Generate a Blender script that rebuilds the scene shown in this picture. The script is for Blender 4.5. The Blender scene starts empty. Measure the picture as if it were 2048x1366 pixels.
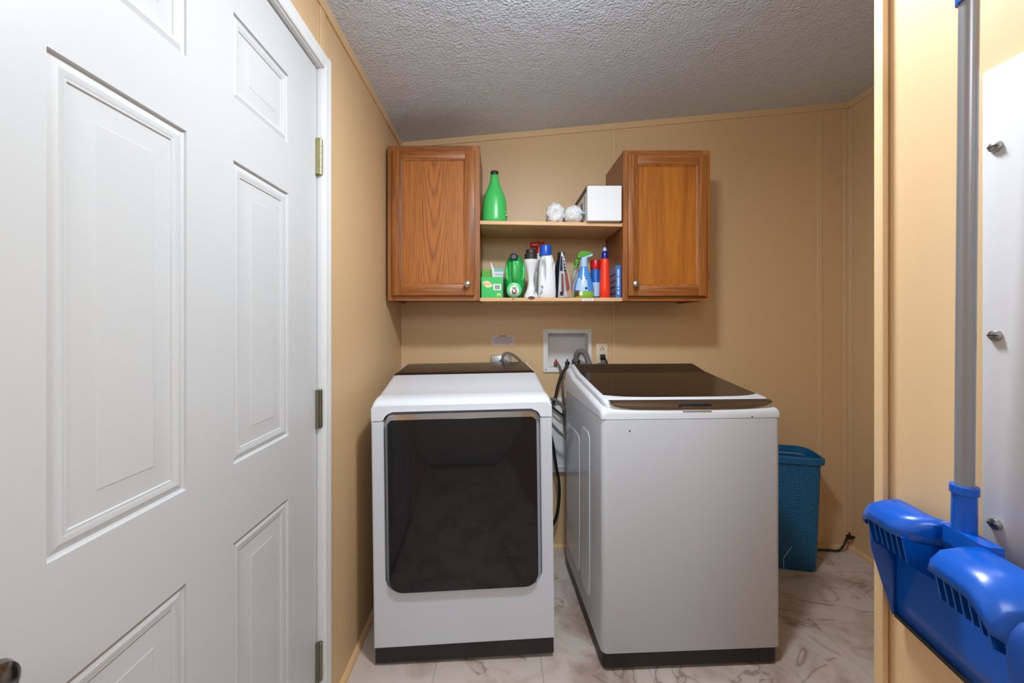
import bpy, bmesh, math, random
from mathutils import Vector, Matrix
random.seed(7)
S = bpy.context.scene
COL = S.collection
PI = math.pi
F, CX, CY, CZ = 796.0, 1000.0, 645.0, 1.33      # lens in pixels, vanishing point, eye height
def wx(px, y): return (px - CX) * y / F
def wz(py, y): return CZ + (CY - py) * y / F

# ------------------------------------------------------------------ camera, world, light
cam = bpy.data.objects.new('camera', bpy.data.cameras.new('camera')); COL.objects.link(cam)
cam.location = (0, 0, CZ); cam.rotation_euler = (PI/2, 0, 0)
cam.data.sensor_width = 36; cam.data.lens = 36 * F / 2048
cam.data.shift_x = 24 / 2048; cam.data.shift_y = -38 / 2048
cam.data.clip_start = 0.02
S.camera = cam
W = bpy.data.worlds.new('world'); S.world = W; W.use_nodes = True
W.node_tree.nodes['Background'].inputs[0].default_value = (0.93, 0.96, 1.0, 1)
W.node_tree.nodes['Background'].inputs[1].default_value = 0.55
S.view_settings.view_transform = 'Standard'; S.view_settings.look = 'None'
S.view_settings.gamma = 1; S.view_settings.use_curve_mapping = False
S.view_settings.exposure = 0.10
def light(name, kind, loc, power, color=(1, .97, .93), size=.1, rot=(0, 0, 0)):
    l = bpy.data.lights.new(name, kind); l.energy = power; l.color = color
    if kind == 'AREA': l.shape = 'DISK'; l.size = size
    else: l.shadow_soft_size = size
    o = bpy.data.objects.new(name, l); o.location = loc; o.rotation_euler = rot; COL.objects.link(o)
    return o
LC = (.85, .94, 1.0)
L_MAIN = light('ceiling_bulb', 'POINT', (.25, .85, 2.335), 15.5, LC, .08)
L_DOWN = light('ceiling_glow', 'AREA', (.25, .85, 2.33), 17.5, LC, .2)
L_FILL = light('hall_fill', 'AREA', (-.05, -1.05, 2.2), 11.5, (.86, .94, 1), .6, (math.radians(50), 0, 0))  # soft fill added behind the camera, not a known lamp

# ------------------------------------------------------------------ materials
def lin(c):
    if isinstance(c, str): c = [int(c[i:i+2], 16) / 255 for i in (0, 2, 4)]
    return tuple(((v + .055) / 1.055) ** 2.4 if v > .04045 else v / 12.92 for v in c) + (1,)
def mat(name, color, rough=.5, metal=0, **kw):
    m = bpy.data.materials.new(name); m.use_nodes = True
    b = m.node_tree.nodes['Principled BSDF']
    b.inputs['Base Color'].default_value = lin(color)
    b.inputs['Roughness'].default_value = rough; b.inputs['Metallic'].default_value = metal
    for k, v in kw.items(): b.inputs[k.replace('_', ' ')].default_value = v
    return m
def nd(m, t, **kw):
    n = m.node_tree.nodes.new(t)
    for k, v in kw.items(): setattr(n, k, v)
    return n
def lk(m, a, b): m.node_tree.links.new(a, b)
def bsdf(m): return m.node_tree.nodes['Principled BSDF']
def math_n(m, op, a, b=None):
    n = nd(m, 'ShaderNodeMath', operation=op)
    for i, v in enumerate((a, b)):
        if v is None: continue
        if isinstance(v, (int, float)): n.inputs[i].default_value = v
        else: lk(m, v, n.inputs[i])
    return n.outputs[0]
def coords(m, scale=(1, 1, 1), world=False):
    if world: o = nd(m, 'ShaderNodeNewGeometry').outputs['Position']
    else: o = nd(m, 'ShaderNodeTexCoord').outputs['Object']
    mp = nd(m, 'ShaderNodeMapping'); mp.inputs['Scale'].default_value = scale
    lk(m, o, mp.inputs[0]); return mp.outputs[0]
def noise(m, vec, scale, detail=4, rough=.5, dist=0):
    n = nd(m, 'ShaderNodeTexNoise'); lk(m, vec, n.inputs['Vector'])
    n.inputs['Scale'].default_value = scale; n.inputs['Detail'].default_value = detail
    n.inputs['Roughness'].default_value = rough; n.inputs['Distortion'].default_value = dist
    return n.outputs['Fac']
def ramp(m, fac, stops):
    r = nd(m, 'ShaderNodeValToRGB'); e = r.color_ramp.elements
    while len(e) < len(stops): e.new(.5)
    for i, (p, c) in enumerate(stops): e[i].position = p; e[i].color = lin(c)
    lk(m, fac, r.inputs[0]); return r.outputs[0]
def bump(m, h, strength=.3, dist=.002):
    b = nd(m, 'ShaderNodeBump'); b.inputs['Strength'].default_value = strength
    b.inputs['Distance'].default_value = dist; lk(m, h, b.inputs['Height'])
    lk(m, b.outputs[0], bsdf(m).inputs['Normal'])
def paint(name, color, rough, bscale=60, bs=.15):
    m = mat(name, color, rough); bump(m, noise(m, coords(m), bscale, 3), bs, .001); return m

M = {}
M['wall'] = paint('tan_wall_paint', 'D9B78C', .45, 45, .12)
M['trim'] = paint('tan_trim_paint', 'DCBB90', .42, 30, .1)
M['white_trim'] = paint('white_trim_paint', 'E2E3E5', .38, 40, .06)
M['door'] = paint('white_door_paint', 'C9CACC', .36, 25, .04)
M['pine'] = mat('pine_quarter_round', 'D9B282', .5)
def ceil_mat():
    m = mat('popcorn_ceiling', 'D8E4F6', .25)
    v = coords(m, world=True)
    vo = nd(m, 'ShaderNodeTexVoronoi', feature='SMOOTH_F1'); lk(m, v, vo.inputs['Vector']); vo.inputs['Scale'].default_value = 120
    blob = math_n(m, 'SUBTRACT', 1.0, vo.outputs['Distance'])
    n = noise(m, v, 100, 3, .6, .6)
    n2 = noise(m, v, 14, 2)
    h = math_n(m, 'ADD', math_n(m, 'MULTIPLY', math_n(m, 'MULTIPLY', blob, n2), 1.9), math_n(m, 'MULTIPLY', n, .8))
    bump(m, h, .8, .0075); return m
M['ceiling'] = ceil_mat()
def floor_mat():
    m = mat('marbled_vinyl', 'B5A69E', .38)
    v = coords(m, world=True)
    a = noise(m, v, 4.2, 7, .60, .7)
    base = ramp(m, a, [(.28, '95796B'), (.41, 'B5A196'), (.52, 'CABBB2'), (.62, 'CCBEB6'), (.76, 'A68F83')])
    b = noise(m, coords(m, (1, 1.7, 1), True), 1.7, 4, .5, 1.4)
    ridge = math_n(m, 'ABSOLUTE', math_n(m, 'SUBTRACT', b, .5))
    vein = ramp(m, ridge, [(0, 'FFFFFF'), (.012, '707070'), (.035, '000000')])
    fade = math_n(m, 'MULTIPLY', vein, math_n(m, 'MULTIPLY', math_n(m, 'GREATER_THAN', noise(m, v, 3, 3), .5), .8))
    mx = nd(m, 'ShaderNodeMix', data_type='RGBA'); lk(m, fade, mx.inputs[0]); lk(m, base, mx.inputs[6])
    mx.inputs[7].default_value = lin('8A7163'); lk(m, mx.outputs[2], bsdf(m).inputs['Base Color'])
    return m
M['floor'] = floor_mat()
M['grout'] = mat('floor_joint', '8A7B73', .8)
def wood(name, dark, mid, lite, mode='straight', rough=.34, x0=0., horiz=False, fine=1.0):
    m = mat(name, mid, rough)
    if mode == 'arch':
        tc = nd(m, 'ShaderNodeTexCoord').outputs['Object']
        wob = noise(m, coords(m, (3, 1, 1.2)), 2.2, 3)
        sp = nd(m, 'ShaderNodeSeparateXYZ'); lk(m, tc, sp.inputs[0])
        x = math_n(m, 'ADD', math_n(m, 'SUBTRACT', sp.outputs[0], x0), math_n(m, 'MULTIPLY', math_n(m, 'SUBTRACT', wob, .5), .035))
        ax = math_n(m, 'POWER', math_n(m, 'ABSOLUTE', x), 1.7)
        f = math_n(m, 'SUBTRACT', sp.outputs[2], math_n(m, 'MULTIPLY', ax, 44.0))
        s = math_n(m, 'SINE', math_n(m, 'ADD', math_n(m, 'MULTIPLY', f, 42), math_n(m, 'MULTIPLY', noise(m, coords(m, (1, 1, .12)), 6, 1), 5)))
        s = math_n(m, 'MULTIPLY', math_n(m, 'ADD', s, 1), .5)
        g = math_n(m, 'POWER', s, 2.2)
        pore = noise(m, coords(m, (1, 1, .03)), 240, 3, .6)
        fac = math_n(m, 'ADD', math_n(m, 'MULTIPLY', g, .19), math_n(m, 'MULTIPLY', pore, .75))
    else:
        sc = (.05, 1, 1) if horiz else (1, 1, .05)
        a = noise(m, coords(m, sc), 26 * fine, 5, .6, .8)
        pore = noise(m, coords(m, (.03, 1, 1) if horiz else (1, 1, .03)), 230, 3, .6)
        fac = math_n(m, 'ADD', math_n(m, 'MULTIPLY', a, .6), math_n(m, 'MULTIPLY', pore, .4))
    c = ramp(m, fac, [(.28, lite), (.48, mid), (.72, dark)])
    lk(m, c, bsdf(m).inputs['Base Color']); bump(m, fac, .06, .001)
    return m
M['oak'] = wood('oak_frame', '4E240A', 'A0602A', 'BC7C3C', rough=.42, fine=1.3)
M['oak_h'] = wood('oak_rail', '4E240A', '9C5C28', 'B87838', horiz=True, rough=.42, fine=1.3)
M['oak_panel_arch'] = wood('oak_panel_cathedral', '6E3610', 'A4601F', 'B8702C', 'arch', rough=.5, x0=0)
M['oak_panel'] = wood('oak_panel_straight', '824414', 'B06820', 'C07A2A', fine=.8, rough=.42)
M['oak_side'] = wood('oak_side', '5E2E14', '8A5029', '9C5F34')
M['shelf'] = wood('shelf_pine', 'C08A55', 'DDB080', 'EBC79C', horiz=True, rough=.5)
M['appliance'] = mat('white_enamel', 'DFE3EB', .25)
M['appliance_side'] = mat('grey_white_enamel', 'D4D6DA', .16)
M['body_front'] = mat('enamel_front', 'D0D4DC', .35)
M['black_plastic'] = mat('black_plastic', '1B1A1B', .45)
M['black_gloss'] = mat('black_gloss', '101014', .06)
M['brown_glass'] = mat('brown_glass', '1E1410', .09)
M['chrome'] = mat('chrome', 'D8D8DC', .08, 1)
M['dark_chrome'] = mat('smoked_chrome', 'A6A3A2', .16, 1)
M['recess'] = mat('recess_grey', 'A9AAB0', .4)
M['icon'] = mat('icon_print', '57413A', .4)
M['nickel'] = mat('brushed_nickel', 'B9B5AF', .3, 1)
M['knob_metal'] = mat('door_knob_metal', '8D877C', .22, 1)
M['brass'] = mat('aged_brass', 'A8A37C', .42, 1)
M['brown_panel'] = mat('brown_control_panel', '241814', .28)
M['dark_nickel'] = mat('dark_nickel', '8C8878', .35, 1)
M['steel'] = mat('galvanized_steel', 'A8ABB4', .32, .9)
M['zinc_screw'] = mat('zinc', 'A7A6A4', .35, 1)
M['panel_white'] = mat('panel_enamel', 'CFCED1', .35)
M['blue_plastic'] = mat('blue_plastic', '0150B2', .28)
M['tube_grey'] = mat('painted_tube', '8D8C90', .3, .35)
M['hamper'] = mat('hamper_teal', '086092', .45)
def weave():
    m = mat('hamper_weave', '086092', .45)
    v = coords(m, (1, 1, 1))
    w = nd(m, 'ShaderNodeTexWave', bands_direction='Z'); lk(m, v, w.inputs['Vector']); w.inputs['Scale'].default_value = 26; w.inputs['Distortion'].default_value = 1.5
    w2 = nd(m, 'ShaderNodeTexWave', bands_direction='X'); lk(m, v, w2.inputs['Vector']); w2.inputs['Scale'].default_value = 24
    bump(m, math_n(m, 'MULTIPLY', w.outputs['Fac'], w2.outputs['Fac']), .8, .004); return m
M['weave'] = weave()
M['cord_black'] = mat('black_rubber', '151414', .45)
M['cord_grey'] = mat('grey_rubber', '6E6A66', .4)
M['hose_grey'] = mat('grey_corrugated', '74706F', .5)
M['box_white'] = mat('white_outlet_box', 'E3E2E2', .4)
M['ivory'] = mat('ivory_plate', 'E2D2BC', .4)
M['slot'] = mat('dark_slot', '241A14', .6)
M['sticker'] = mat('label_paper', 'D5C9CB', .5)
M['print_grey'] = mat('grey_print', '8C8084', .6)
M['red'] = mat('red_plastic', 'C01616', .3)
M['orange_red'] = mat('orange_red_plastic', 'F2391C', .25)
M['navy'] = mat('navy_plastic', '101E86', .22)
M['clear'] = mat('clear_plastic', 'E6F0FF', .1, Transmission_Weight=.9, IOR=1.3)
M['clear_wrap'] = mat('wrap_plastic', 'F2F2F2', .18, Transmission_Weight=.35, IOR=1.3)
M['cap_blue'] = mat('cap_blue', '1557C4', .3)
M['white_plastic'] = mat('white_plastic', 'E6E7EA', .3)
M['green'] = mat('green_plastic', '48C464', .28)
M['green_dark'] = mat('green_jug', '1AA048', .25)
M['green_lite'] = mat('light_green', '62D088', .35)
M['lime'] = mat('lime_card', '6CBB35', .5)
M['card_green'] = mat('green_card', '34C45E', .45)
M['teal'] = mat('teal_card', '8CC3B8', .5)
M['card_white'] = mat('white_card', 'ECECEE', .55)
M['card_black'] = mat('black_card', '262524', .5)
M['cream'] = mat('cream_print', 'F3E6B0', .5)
M['orange'] = mat('orange_print', 'E8662B', .5)
M['lilac'] = mat('lilac_print', 'C9B7D8', .5)
M['spray_blue'] = mat('spray_blue', '4A90E0', .22)
M['pale_blue'] = mat('pale_blue', 'A8C8EC', .3)
M['spray_green'] = mat('spray_green', '4F9E2C', .3)
M['band_green'] = mat('band_green', '86BF3E', .3)
M['blue_can'] = mat('blue_can', '1E62B8', .22)
M['dark_navy'] = mat('dark_navy', '1B2233', .3)
M['brown'] = mat('brown_print', '6B3B24', .4)
M['rust'] = mat('rust_print', '94493A', .4)
M['tan_print'] = mat('tan_print', 'D79B4E', .4)
M['foil'] = mat('foil_white', 'C9CCD6', .28, .2)
M['violet_grey'] = mat('violet_grey_print', '8D88AE', .5)
M['box_blue'] = mat('box_blue', '2C7AD0', .4)

# ------------------------------------------------------------------ builders
def smooth(me, ang=35):
    for p in me.polygons: p.use_smooth = True
    me.set_sharp_from_angle(angle=math.radians(ang))
def obj(name, bm, m, parent=None, ang=35, local=False, kind=None):
    """link one mesh; parts are authored in world metres unless local=True"""
    bmesh.ops.recalc_face_normals(bm, faces=bm.faces)
    me = bpy.data.meshes.new(name); bm.to_mesh(me); bm.free()
    ms = m if isinstance(m, (list, tuple)) else [m]
    for x in ms: me.materials.append(M[x] if isinstance(x, str) else x)
    o = bpy.data.objects.new(name, me); COL.objects.link(o)
    if parent is not None:
        o.parent = parent
        if not local:
            off = Vector((0, 0, 0)); p = parent
            while p is not None: off += p.location; p = p.parent
            me.transform(Matrix.Translation(-off))
    smooth(me, ang)
    if kind: o['kind'] = kind
    return o
def thing(name, label, cat, loc, rot=(0, 0, 0), group=None):
    o = bpy.data.objects.new(name, None); COL.objects.link(o); o.empty_display_size = .05
    o.location = loc; o.rotation_euler = rot; o['label'] = label; o['category'] = cat
    if group: o['group'] = group
    return o
def tag(o, label, cat, group=None):
    o['label'] = label; o['category'] = cat
    if group: o['group'] = group
    return o
def recenter(o, loc):
    o.data.transform(Matrix.Translation(-Vector(loc))); o.location = loc; return o
def B(): return bmesh.new()
def box(bm, x0, x1, y0, y1, z0, z1, bev=0, seg=2, mi=0):
    n0 = len(bm.faces)
    vs = [bm.verts.new((x, y, z)) for x in (x0, x1) for y in (y0, y1) for z in (z0, z1)]
    fs = [bm.faces.new([vs[i] for i in q]) for q in ((0, 1, 3, 2), (4, 6, 7, 5), (0, 4, 5, 1), (2, 3, 7, 6), (0, 2, 6, 4), (1, 5, 7, 3))]
    for f in fs: f.material_index = mi
    if bev:
        es = list({e for f in fs for e in f.edges})
        bmesh.ops.bevel(bm, geom=es, offset=bev, segments=seg, affect='EDGES', profile=.5, material=-1)
    return bm
def bx(*a, **k): return box(B(), *a, **k)
def prism(bm, pts, axis, a, b, mi=0):
    """polygon pts (2D) extruded along axis from a to b"""
    def p(u, v, w):
        return {'x': (w, u, v), 'y': (u, w, v), 'z': (u, v, w)}[axis]
    r = [[bm.verts.new(p(u, v, w)) for u, v in pts] for w in (a, b)]
    n = len(pts)
    fs = [bm.faces.new(r[0]), bm.faces.new(r[1][::-1])]
    for i in range(n): fs.append(bm.faces.new((r[0][i], r[0][(i+1) % n], r[1][(i+1) % n], r[1][i])))
    for f in fs: f.material_index = mi
    return bm
def rrect(x0, x1, z0, z1, r, n=6):
    rr = r if isinstance(r, (tuple, list)) else (r,)*4   # bl, br, tr, tl
    out = []
    for (cx, cz, a0, q) in ((x0, z0, PI, rr[0]), (x1, z0, 1.5*PI, rr[1]), (x1, z1, 0, rr[2]), (x0, z1, .5*PI, rr[3])):
        if q <= 0: out.append((cx, cz)); continue
        sx = cx + (q if cx == x0 else -q); sz = cz + (q if cz == z0 else -q)
        for i in range(n+1):
            a = a0 + .5*PI*i/n; out.append((sx + q*math.cos(a), sz + q*math.sin(a)))
    return out
def loft(bm, rings, cap=True, closed=True, mi=0):
    vs = [[bm.verts.new(p) for p in r] for r in rings]
    n = len(rings[0]); m_ = n if closed else n-1
    for a, b in zip(vs[:-1], vs[1:]):
        for i in range(m_):
            f = bm.faces.new((a[i], a[(i+1) % n], b[(i+1) % n], b[i])); f.material_index = mi
    if cap:
        for r in (vs[0], vs[-1]):
            f = bm.faces.new(r); f.material_index = mi
    return bm
def lathe(bm, prof, c=(0, 0, 0), sx=1, sy=1, n=28, axis='z', sq=2.0, mi=0):
    """prof = [(r, h)...]; superellipse exponent sq"""
    rings = []
    for r, h in prof:
        ring = []
        for i in range(n):
            a = 2*PI*i/n; ca, sa = math.cos(a), math.sin(a)
            u = math.copysign(abs(ca)**(2/sq), ca)*r*sx; v = math.copysign(abs(sa)**(2/sq), sa)*r*sy
            p = {'z': (u, v, h), 'y': (u, h, v), 'x': (h, u, v)}[axis]
            ring.append((c[0]+p[0], c[1]+p[1], c[2]+p[2]))
        rings.append(ring)
    return loft(bm, rings, mi=mi)
def crom(pts, k=8):
    P = [Vector(p) for p in pts]; P = [P[0]*2-P[1]] + P + [P[-1]*2-P[-2]]
    out = []
    for i in range(1, len(P)-2):
        for j in range(k):
            t = j/k; a, b, c, d = P[i-1:i+3]
            out.append(.5*((2*b)+(c-a)*t+(2*a-5*b+4*c-d)*t*t+(3*b-a-3*c+d)*t**3))
    out.append(P[-2]); return out
def tube(bm, pts, r, n=10, k=8, raw=False, ribs=None):
    P = [Vector(p) for p in pts] if raw else crom(pts, k)
    rings = []; up = Vector((0, 0, 1)); prev = None
    for i, p in enumerate(P):
        d = (P[min(i+1, len(P)-1)] - P[max(i-1, 0)]).normalized()
        if prev is None:
            s = d.cross(up); s = s if s.length > .1 else d.cross(Vector((1, 0, 0)))
        else: s = prev - d*prev.dot(d)
        s.normalize(); prev = s; t = d.cross(s)
        rr = r if not callable(r) else r(i/(len(P)-1))
        if ribs: rr += ribs * (1 if i % 2 else -1)
        rings.append([p + (s*math.cos(2*PI*j/n) + t*math.sin(2*PI*j/n))*rr for j in range(n)])
    return loft(bm, rings)
def text_obj(name, body, size, loc, rot, m, parent, depth=.0006, align='CENTER'):
    cu = bpy.data.curves.new(name, 'FONT'); cu.body = body; cu.size = size; cu.extrude = depth
    cu.align_x = align; cu.align_y = 'CENTER'; cu.resolution_u = 3
    t = bpy.data.objects.new(name, cu); COL.objects.link(t)
    bpy.context.view_layer.update()
    me = bpy.data.meshes.new_from_object(t.evaluated_get(bpy.context.evaluated_depsgraph_get()))
    bpy.data.objects.remove(t); bpy.data.curves.remove(cu)
    me.transform(Matrix.Translation(loc) @ rot.to_4x4()); me.name = name
    off = Vector((0, 0, 0)); p = parent
    while p is not None: off += p.location; p = p.parent
    me.transform(Matrix.Translation(-off)); me.materials.clear(); me.materials.append(M[m])
    o = bpy.data.objects.new(name, me); COL.objects.link(o); o.parent = parent; return o
FRONT = Matrix.Rotation(PI/2, 3, 'X')
def struct(name, bm, m, parent=None, ang=35):
    return obj(name, bm, m, parent, ang, kind=None if parent else 'structure')

# ------------------------------------------------------------------ the room shell
XL, XR, YB, YN = -.584, 2.06, 2.358, -1.3
def zc(x): return 2.396 + .0897*(x - XL)
ceil_bm = B(); prism(ceil_bm, [(XL-.14, zc(XL-.14)), (XR+.12, zc(XR+.12)), (XR+.12, zc(XR+.12)+.08), (XL-.14, zc(XL-.14)+.08)], 'y', YN, YB+.12)
struct('ceiling', ceil_bm, 'ceiling')
fl = struct('floor', bx(XL-.14, XR+.12, YN, YB+.12, -.06, -.003), 'grout')
TS = .41; tile_me = None
for i in range(-2, 6):
    for j in range(-7, 3):
        x0 = -.249 + i*TS; y0 = 1.759 + j*TS
        xa, xb = max(x0, XL), min(x0+TS, XR); ya, yb = max(y0, YN), min(y0+TS, YB)
        if xb-xa < .01 or yb-ya < .01: continue
        obj('tile', bx(xa+.0006, xb-.0006, ya+.0006, yb-.0006, -.004, 0, bev=.0005, seg=1), 'floor', fl)

# left wall with the door opening
DY0, DY1, DH = .348, 1.3095, 2.168      # opening
wl = B()
def wallpoly(bm, y0, y1, z0): prism(bm, [(XL-.12, z0), (XL, z0), (XL, zc(XL)), (XL-.12, zc(XL-.12))], 'y', y0, y1)
wallpoly(wl, YN, DY0, 0); wallpoly(wl, DY1, YB, 0); wallpoly(wl, DY0, DY1, DH)
struct('wall_left', wl, 'wall')
# back wall with the hole of the washer outlet box
hx0, hx1, hz0, hz1 = wx(1094, YB), wx(1177, YB), wz(736, YB), wz(665, YB)
wb = B()
def backpoly(xa, xb, z0, z1=None):
    za, zb_ = (zc(xa), zc(xb)) if z1 is None else (z1, z1)
    prism(wb, [(xa, z0), (xb, z0), (xb, zb_), (xa, za)], 'y', YB, YB+.12)
backpoly(XL-.12, hx0, 0); backpoly(hx1, XR+.12, 0); backpoly(hx0, hx1, 0, hz0)
prism(wb, [(hx0, hz1), (hx1, hz1), (hx1, zc(hx1)), (hx0, zc(hx0))], 'y', YB, YB+.12)
struct('wall_back', wb, 'wall')
wr = B(); prism(wr, [(XR, 0), (XR+.12, 0), (XR+.12, zc(XR+.12)), (XR, zc(XR))], 'y', .5, YB)
struct('wall_right', wr, 'wall')
PX, PY = .585, .602
wp = B(); prism(wp, [(PX, 0), (.70, 0), (.70, zc(.70)), (PX, zc(PX))], 'y', YN, PY)
struct('wall_partition', wp, 'wall')
wf = B(); prism(wf, [(.70, 0), (XR, 0), (XR, zc(XR)), (.70, zc(.70))], 'y', .49, .60)
struct('wall_front', wf, 'wall')

struct('wall_rear', prism(B(), [(XL-.12, 0), (.70, 0), (.70, zc(.70)), (XL-.12, zc(XL-.12))], 'y', YN-.1, YN), 'white_trim')
def strip(name, bm, m='trim'): return struct(name, bm, m)
# ceiling strips
b = B(); prism(b, [(XL, zc(XL)-.04), (XL+.007, zc(XL)-.04), (XL+.007, zc(XL)+.0006), (XL, zc(XL))], 'y', YN, YB)
strip('trim_1', b)
b = B(); prism(b, [(XL+.007, zc(XL)-.036), (XR, zc(XR)-.036), (XR, zc(XR)), (XL+.007, zc(XL))], 'y', YB-.007, YB)
strip('trim_2', b)
b = B(); prism(b, [(XR-.007, zc(XR)-.036), (XR, zc(XR)-.036), (XR, zc(XR)), (XR-.007, zc(XR))], 'y', .6, YB-.007)
strip('trim_3', b)
# upright battens
def batten(name, x0, x1, zt): strip(name, bx(x0, x1, YB-.006, YB, .03, zt, bev=.0008, seg=1))
batten('trim_4', wx(1224, YB), wx(1231, YB), zc(.66)-.036)
batten('trim_5', wx(1633, YB), wx(1643, YB), zc(1.88)-.036)
b = bx(XR-.03, XR-.006, YB-.005, YB, .03, zc(XR)-.04, bev=.0015, seg=1); box(b, XR-.006, XR, YB-.03, YB, .03, zc(XR)-.04, bev=.0015, seg=1)
strip('trim_6', b)
strip('trim_7', bx(XL, XL+.004, 1.288, 1.322, 2.208, zc(XL)-.04, bev=.001, seg=1))
b = B(); prism(b, rrect(.573, .70, .0, 1, 0), 'y', 0, .001); b.free()
strip('trim_8', bx(.5735, .5835, .5965, .6115, 0, zc(.575), bev=.0025), 'trim')
strip('trim_9', bx(.5835, .7035, PY, PY+.0095, 0, zc(.585)-.001, bev=.001), 'trim')
# quarter round at the floor
def qr(r=.019, n=5): return [(0, 0)] + [(r*math.cos(.5*PI*i/n), r*math.sin(.5*PI*i/n)) for i in range(n+1)]
b = B(); prism(b, [(XL+u, v) for u, v in qr()], 'y', DY1+.045, YB); struct('baseboard_left', b, 'pine')
b = B(); loft(b, [[(x, YB-u, v) for u, v in qr()] for x in (XL+.02, XR-.02)]); struct('baseboard_back', b, 'pine')
b = B(); prism(b, [(XR-u, v*1.3) for u, v in qr()], 'y', .61, YB); struct('baseboard_right', b, 'pine')

# door casing, jambs
CT = .012
def casing_prof(w): return [(0, 0), (0, CT*.55), (w*.15, CT*.8), (w*.3, CT*.7), (w*.62, CT), (w*.9, CT), (w, CT*.7), (w, 0)]
b = B(); prism(b, [(XL+h, DY1+.001+u) for u, h in casing_prof(.043)], 'z', 0, DH+.002+.043)
# mitred head: same profile along y
prism(b, [(XL+h, DH+.001+u) for u, h in casing_prof(.043)], 'y', DY0-.044, DY1+.001)
prism(b, [(XL+h, DY0-.001-u) for u, h in casing_prof(.043)], 'z', 0, DH+.002+.043)
struct('trim_10', b, 'white_trim')
b = bx(XL-.12, XL, DY1-.0035, DY1, 0, DH); box(b, XL-.12, XL, DY0, DY0+.0035, 0, DH); box(b, XL-.12, XL, DY0, DY1, DH-.0035, DH)
box(b, XL-.08, XL-.058, DY1-.015, DY1-.0035, 0, DH); 
struct('trim_11', b, 'white_trim')

# the six panel door
DX = XL - .016
y_a, y_b, z_t = .3535, 1.2995, 2.160
cols = [(.5266, .7620), (.8960, 1.1290)]
rows = [(.20, .832), (1.010, 1.696), (1.838, 2.030)]
d = bpy.data.objects.new('door_1', None); COL.objects.link(d); d.location = (DX, y_b, 0); d['kind'] = 'structure'
b = B()
ys = [y_a] + [v for c in cols for v in c] + [y_b]; zs = [.008] + [v for r in rows for v in r] + [z_t]
for i in range(5):
    for j in range(7):
        if i in (1, 3) and j in (1, 3, 5): continue
        vs = [b.verts.new(p) for p in ((DX, ys[i], zs[j]), (DX, ys[i+1], zs[j]), (DX, ys[i+1], zs[j+1]), (DX, ys[i], zs[j+1]))]
        b.faces.new(vs)
bmesh.ops.remove_doubles(b, verts=b.verts, dist=1e-5)
# solid core behind the moulded skin, and its edges
box(b, DX-.035, DX-.012, y_a, y_b, .008, z_t)
for q in ((y_a, y_a), (y_b, y_b)):
    b.faces.new([b.verts.new(p) for p in ((DX, q[0], .008), (DX-.012, q[0], .008), (DX-.012, q[0], z_t), (DX, q[0], z_t))])
for zz in (.008, z_t):
    b.faces.new([b.verts.new(p) for p in ((DX, y_a, zz), (DX-.012, y_a, zz), (DX-.012, y_b, zz), (DX, y_b, zz))])
obj('door_leaf', b, 'door', d, 20)
prof = [(0, 0), (.0015, -.0045), (.005, -.0062), (.010, -.0045), (.016, -.0025), (.021, -.0032), (.0255, -.0048), (.029, -.005), (.0305, -.0075), (.033, -.0076), (.068, -.0042), (.0695, -.0034)]
for (c0, c1) in cols:
    for (r0, r1) in rows:
        b = B(); k = 1.0 if r1-r0 > .3 else .85
        rings = []
        for u, h in prof:
            u *= k
            rings.append([(DX+h, c0+u, r0+u), (DX+h, c1-u, r0+u), (DX+h, c1-u, r1-u), (DX+h, c0+u, r1-u)])
        vs = [[b.verts.new(p) for p in r] for r in rings]
        for a, c in zip(vs[:-1], vs[1:]):
            for i in range(4): b.faces.new((a[i], a[(i+1) % 4], c[(i+1) % 4], c[i]))
        b.faces.new(vs[-1])
        obj('panel', b, 'door', d, 12)
obj('gap_shade', bx(DX-.012, DX-.003, y_b+.0002, DY1-.0036, .02, z_t-.004), 'slot', d)  # dark strip painting the shade of the gap between leaf and jamb
# hinges
for zh0, zh1, m in ((1.813, 1.93, 'brass'), (.987, 1.11, 'dark_nickel'), (.160, .284, 'dark_nickel')):
    b = B(); cy, cx = 1.3030, XL-.004
    n = 5; h = (zh1-zh0)/n
    for i in range(n):
        lathe(b, [(.0062, zh0+i*h+.0002), (.0067, zh0+i*h+.0007), (.0067, zh0+(i+1)*h-.0007), (.0062, zh0+(i+1)*h-.0002)], (cx, cy, 0), n=14)
    lathe(b, [(.003, zh0-.003), (.005, zh0), (.005, zh1), (.003, zh1+.003)], (cx, cy, 0), n=12)
    box(b, XL-.016, XL-.004, 1.2915, 1.3025, zh0, zh1)
    obj('hinge', b, m, d)
# knob
b = B(); ky, kz = .426, .935
lathe(b, [(.004, .0), (.032, 0), (.033, .004), (.028, .009), (.014, .012), (.011, .02), (.012, .028), (.021, .034), (.026, .042), (.0275, .050), (.025, .058), (.017, .064), (.004, .066)], (DX, ky, kz), axis='x')
obj('door_knob', b, 'knob_metal', d)

# ------------------------------------------------------------------ ceiling light that lights the room (just above the frame)
t = thing('ceiling_light', 'round flush ceiling light just above the picture over the machines', 'light', (.25, .85, zc(.25)))
b = B(); lathe(b, [(.002, 0), (.13, 0), (.135, -.006), (.13, -.018), (.10, -.022), (.002, -.022)], (.25, .85, zc(.25)+.006)); obj('mounting_plate', b, 'white_trim', t)
b = B(); lathe(b, [(.002, 0), (.02, 0), (.02, -.05), (.016, -.056), (.002, -.056)], (.25, .85, zc(.25)-.016)); obj('socket', b, 'white_trim', t)

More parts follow.
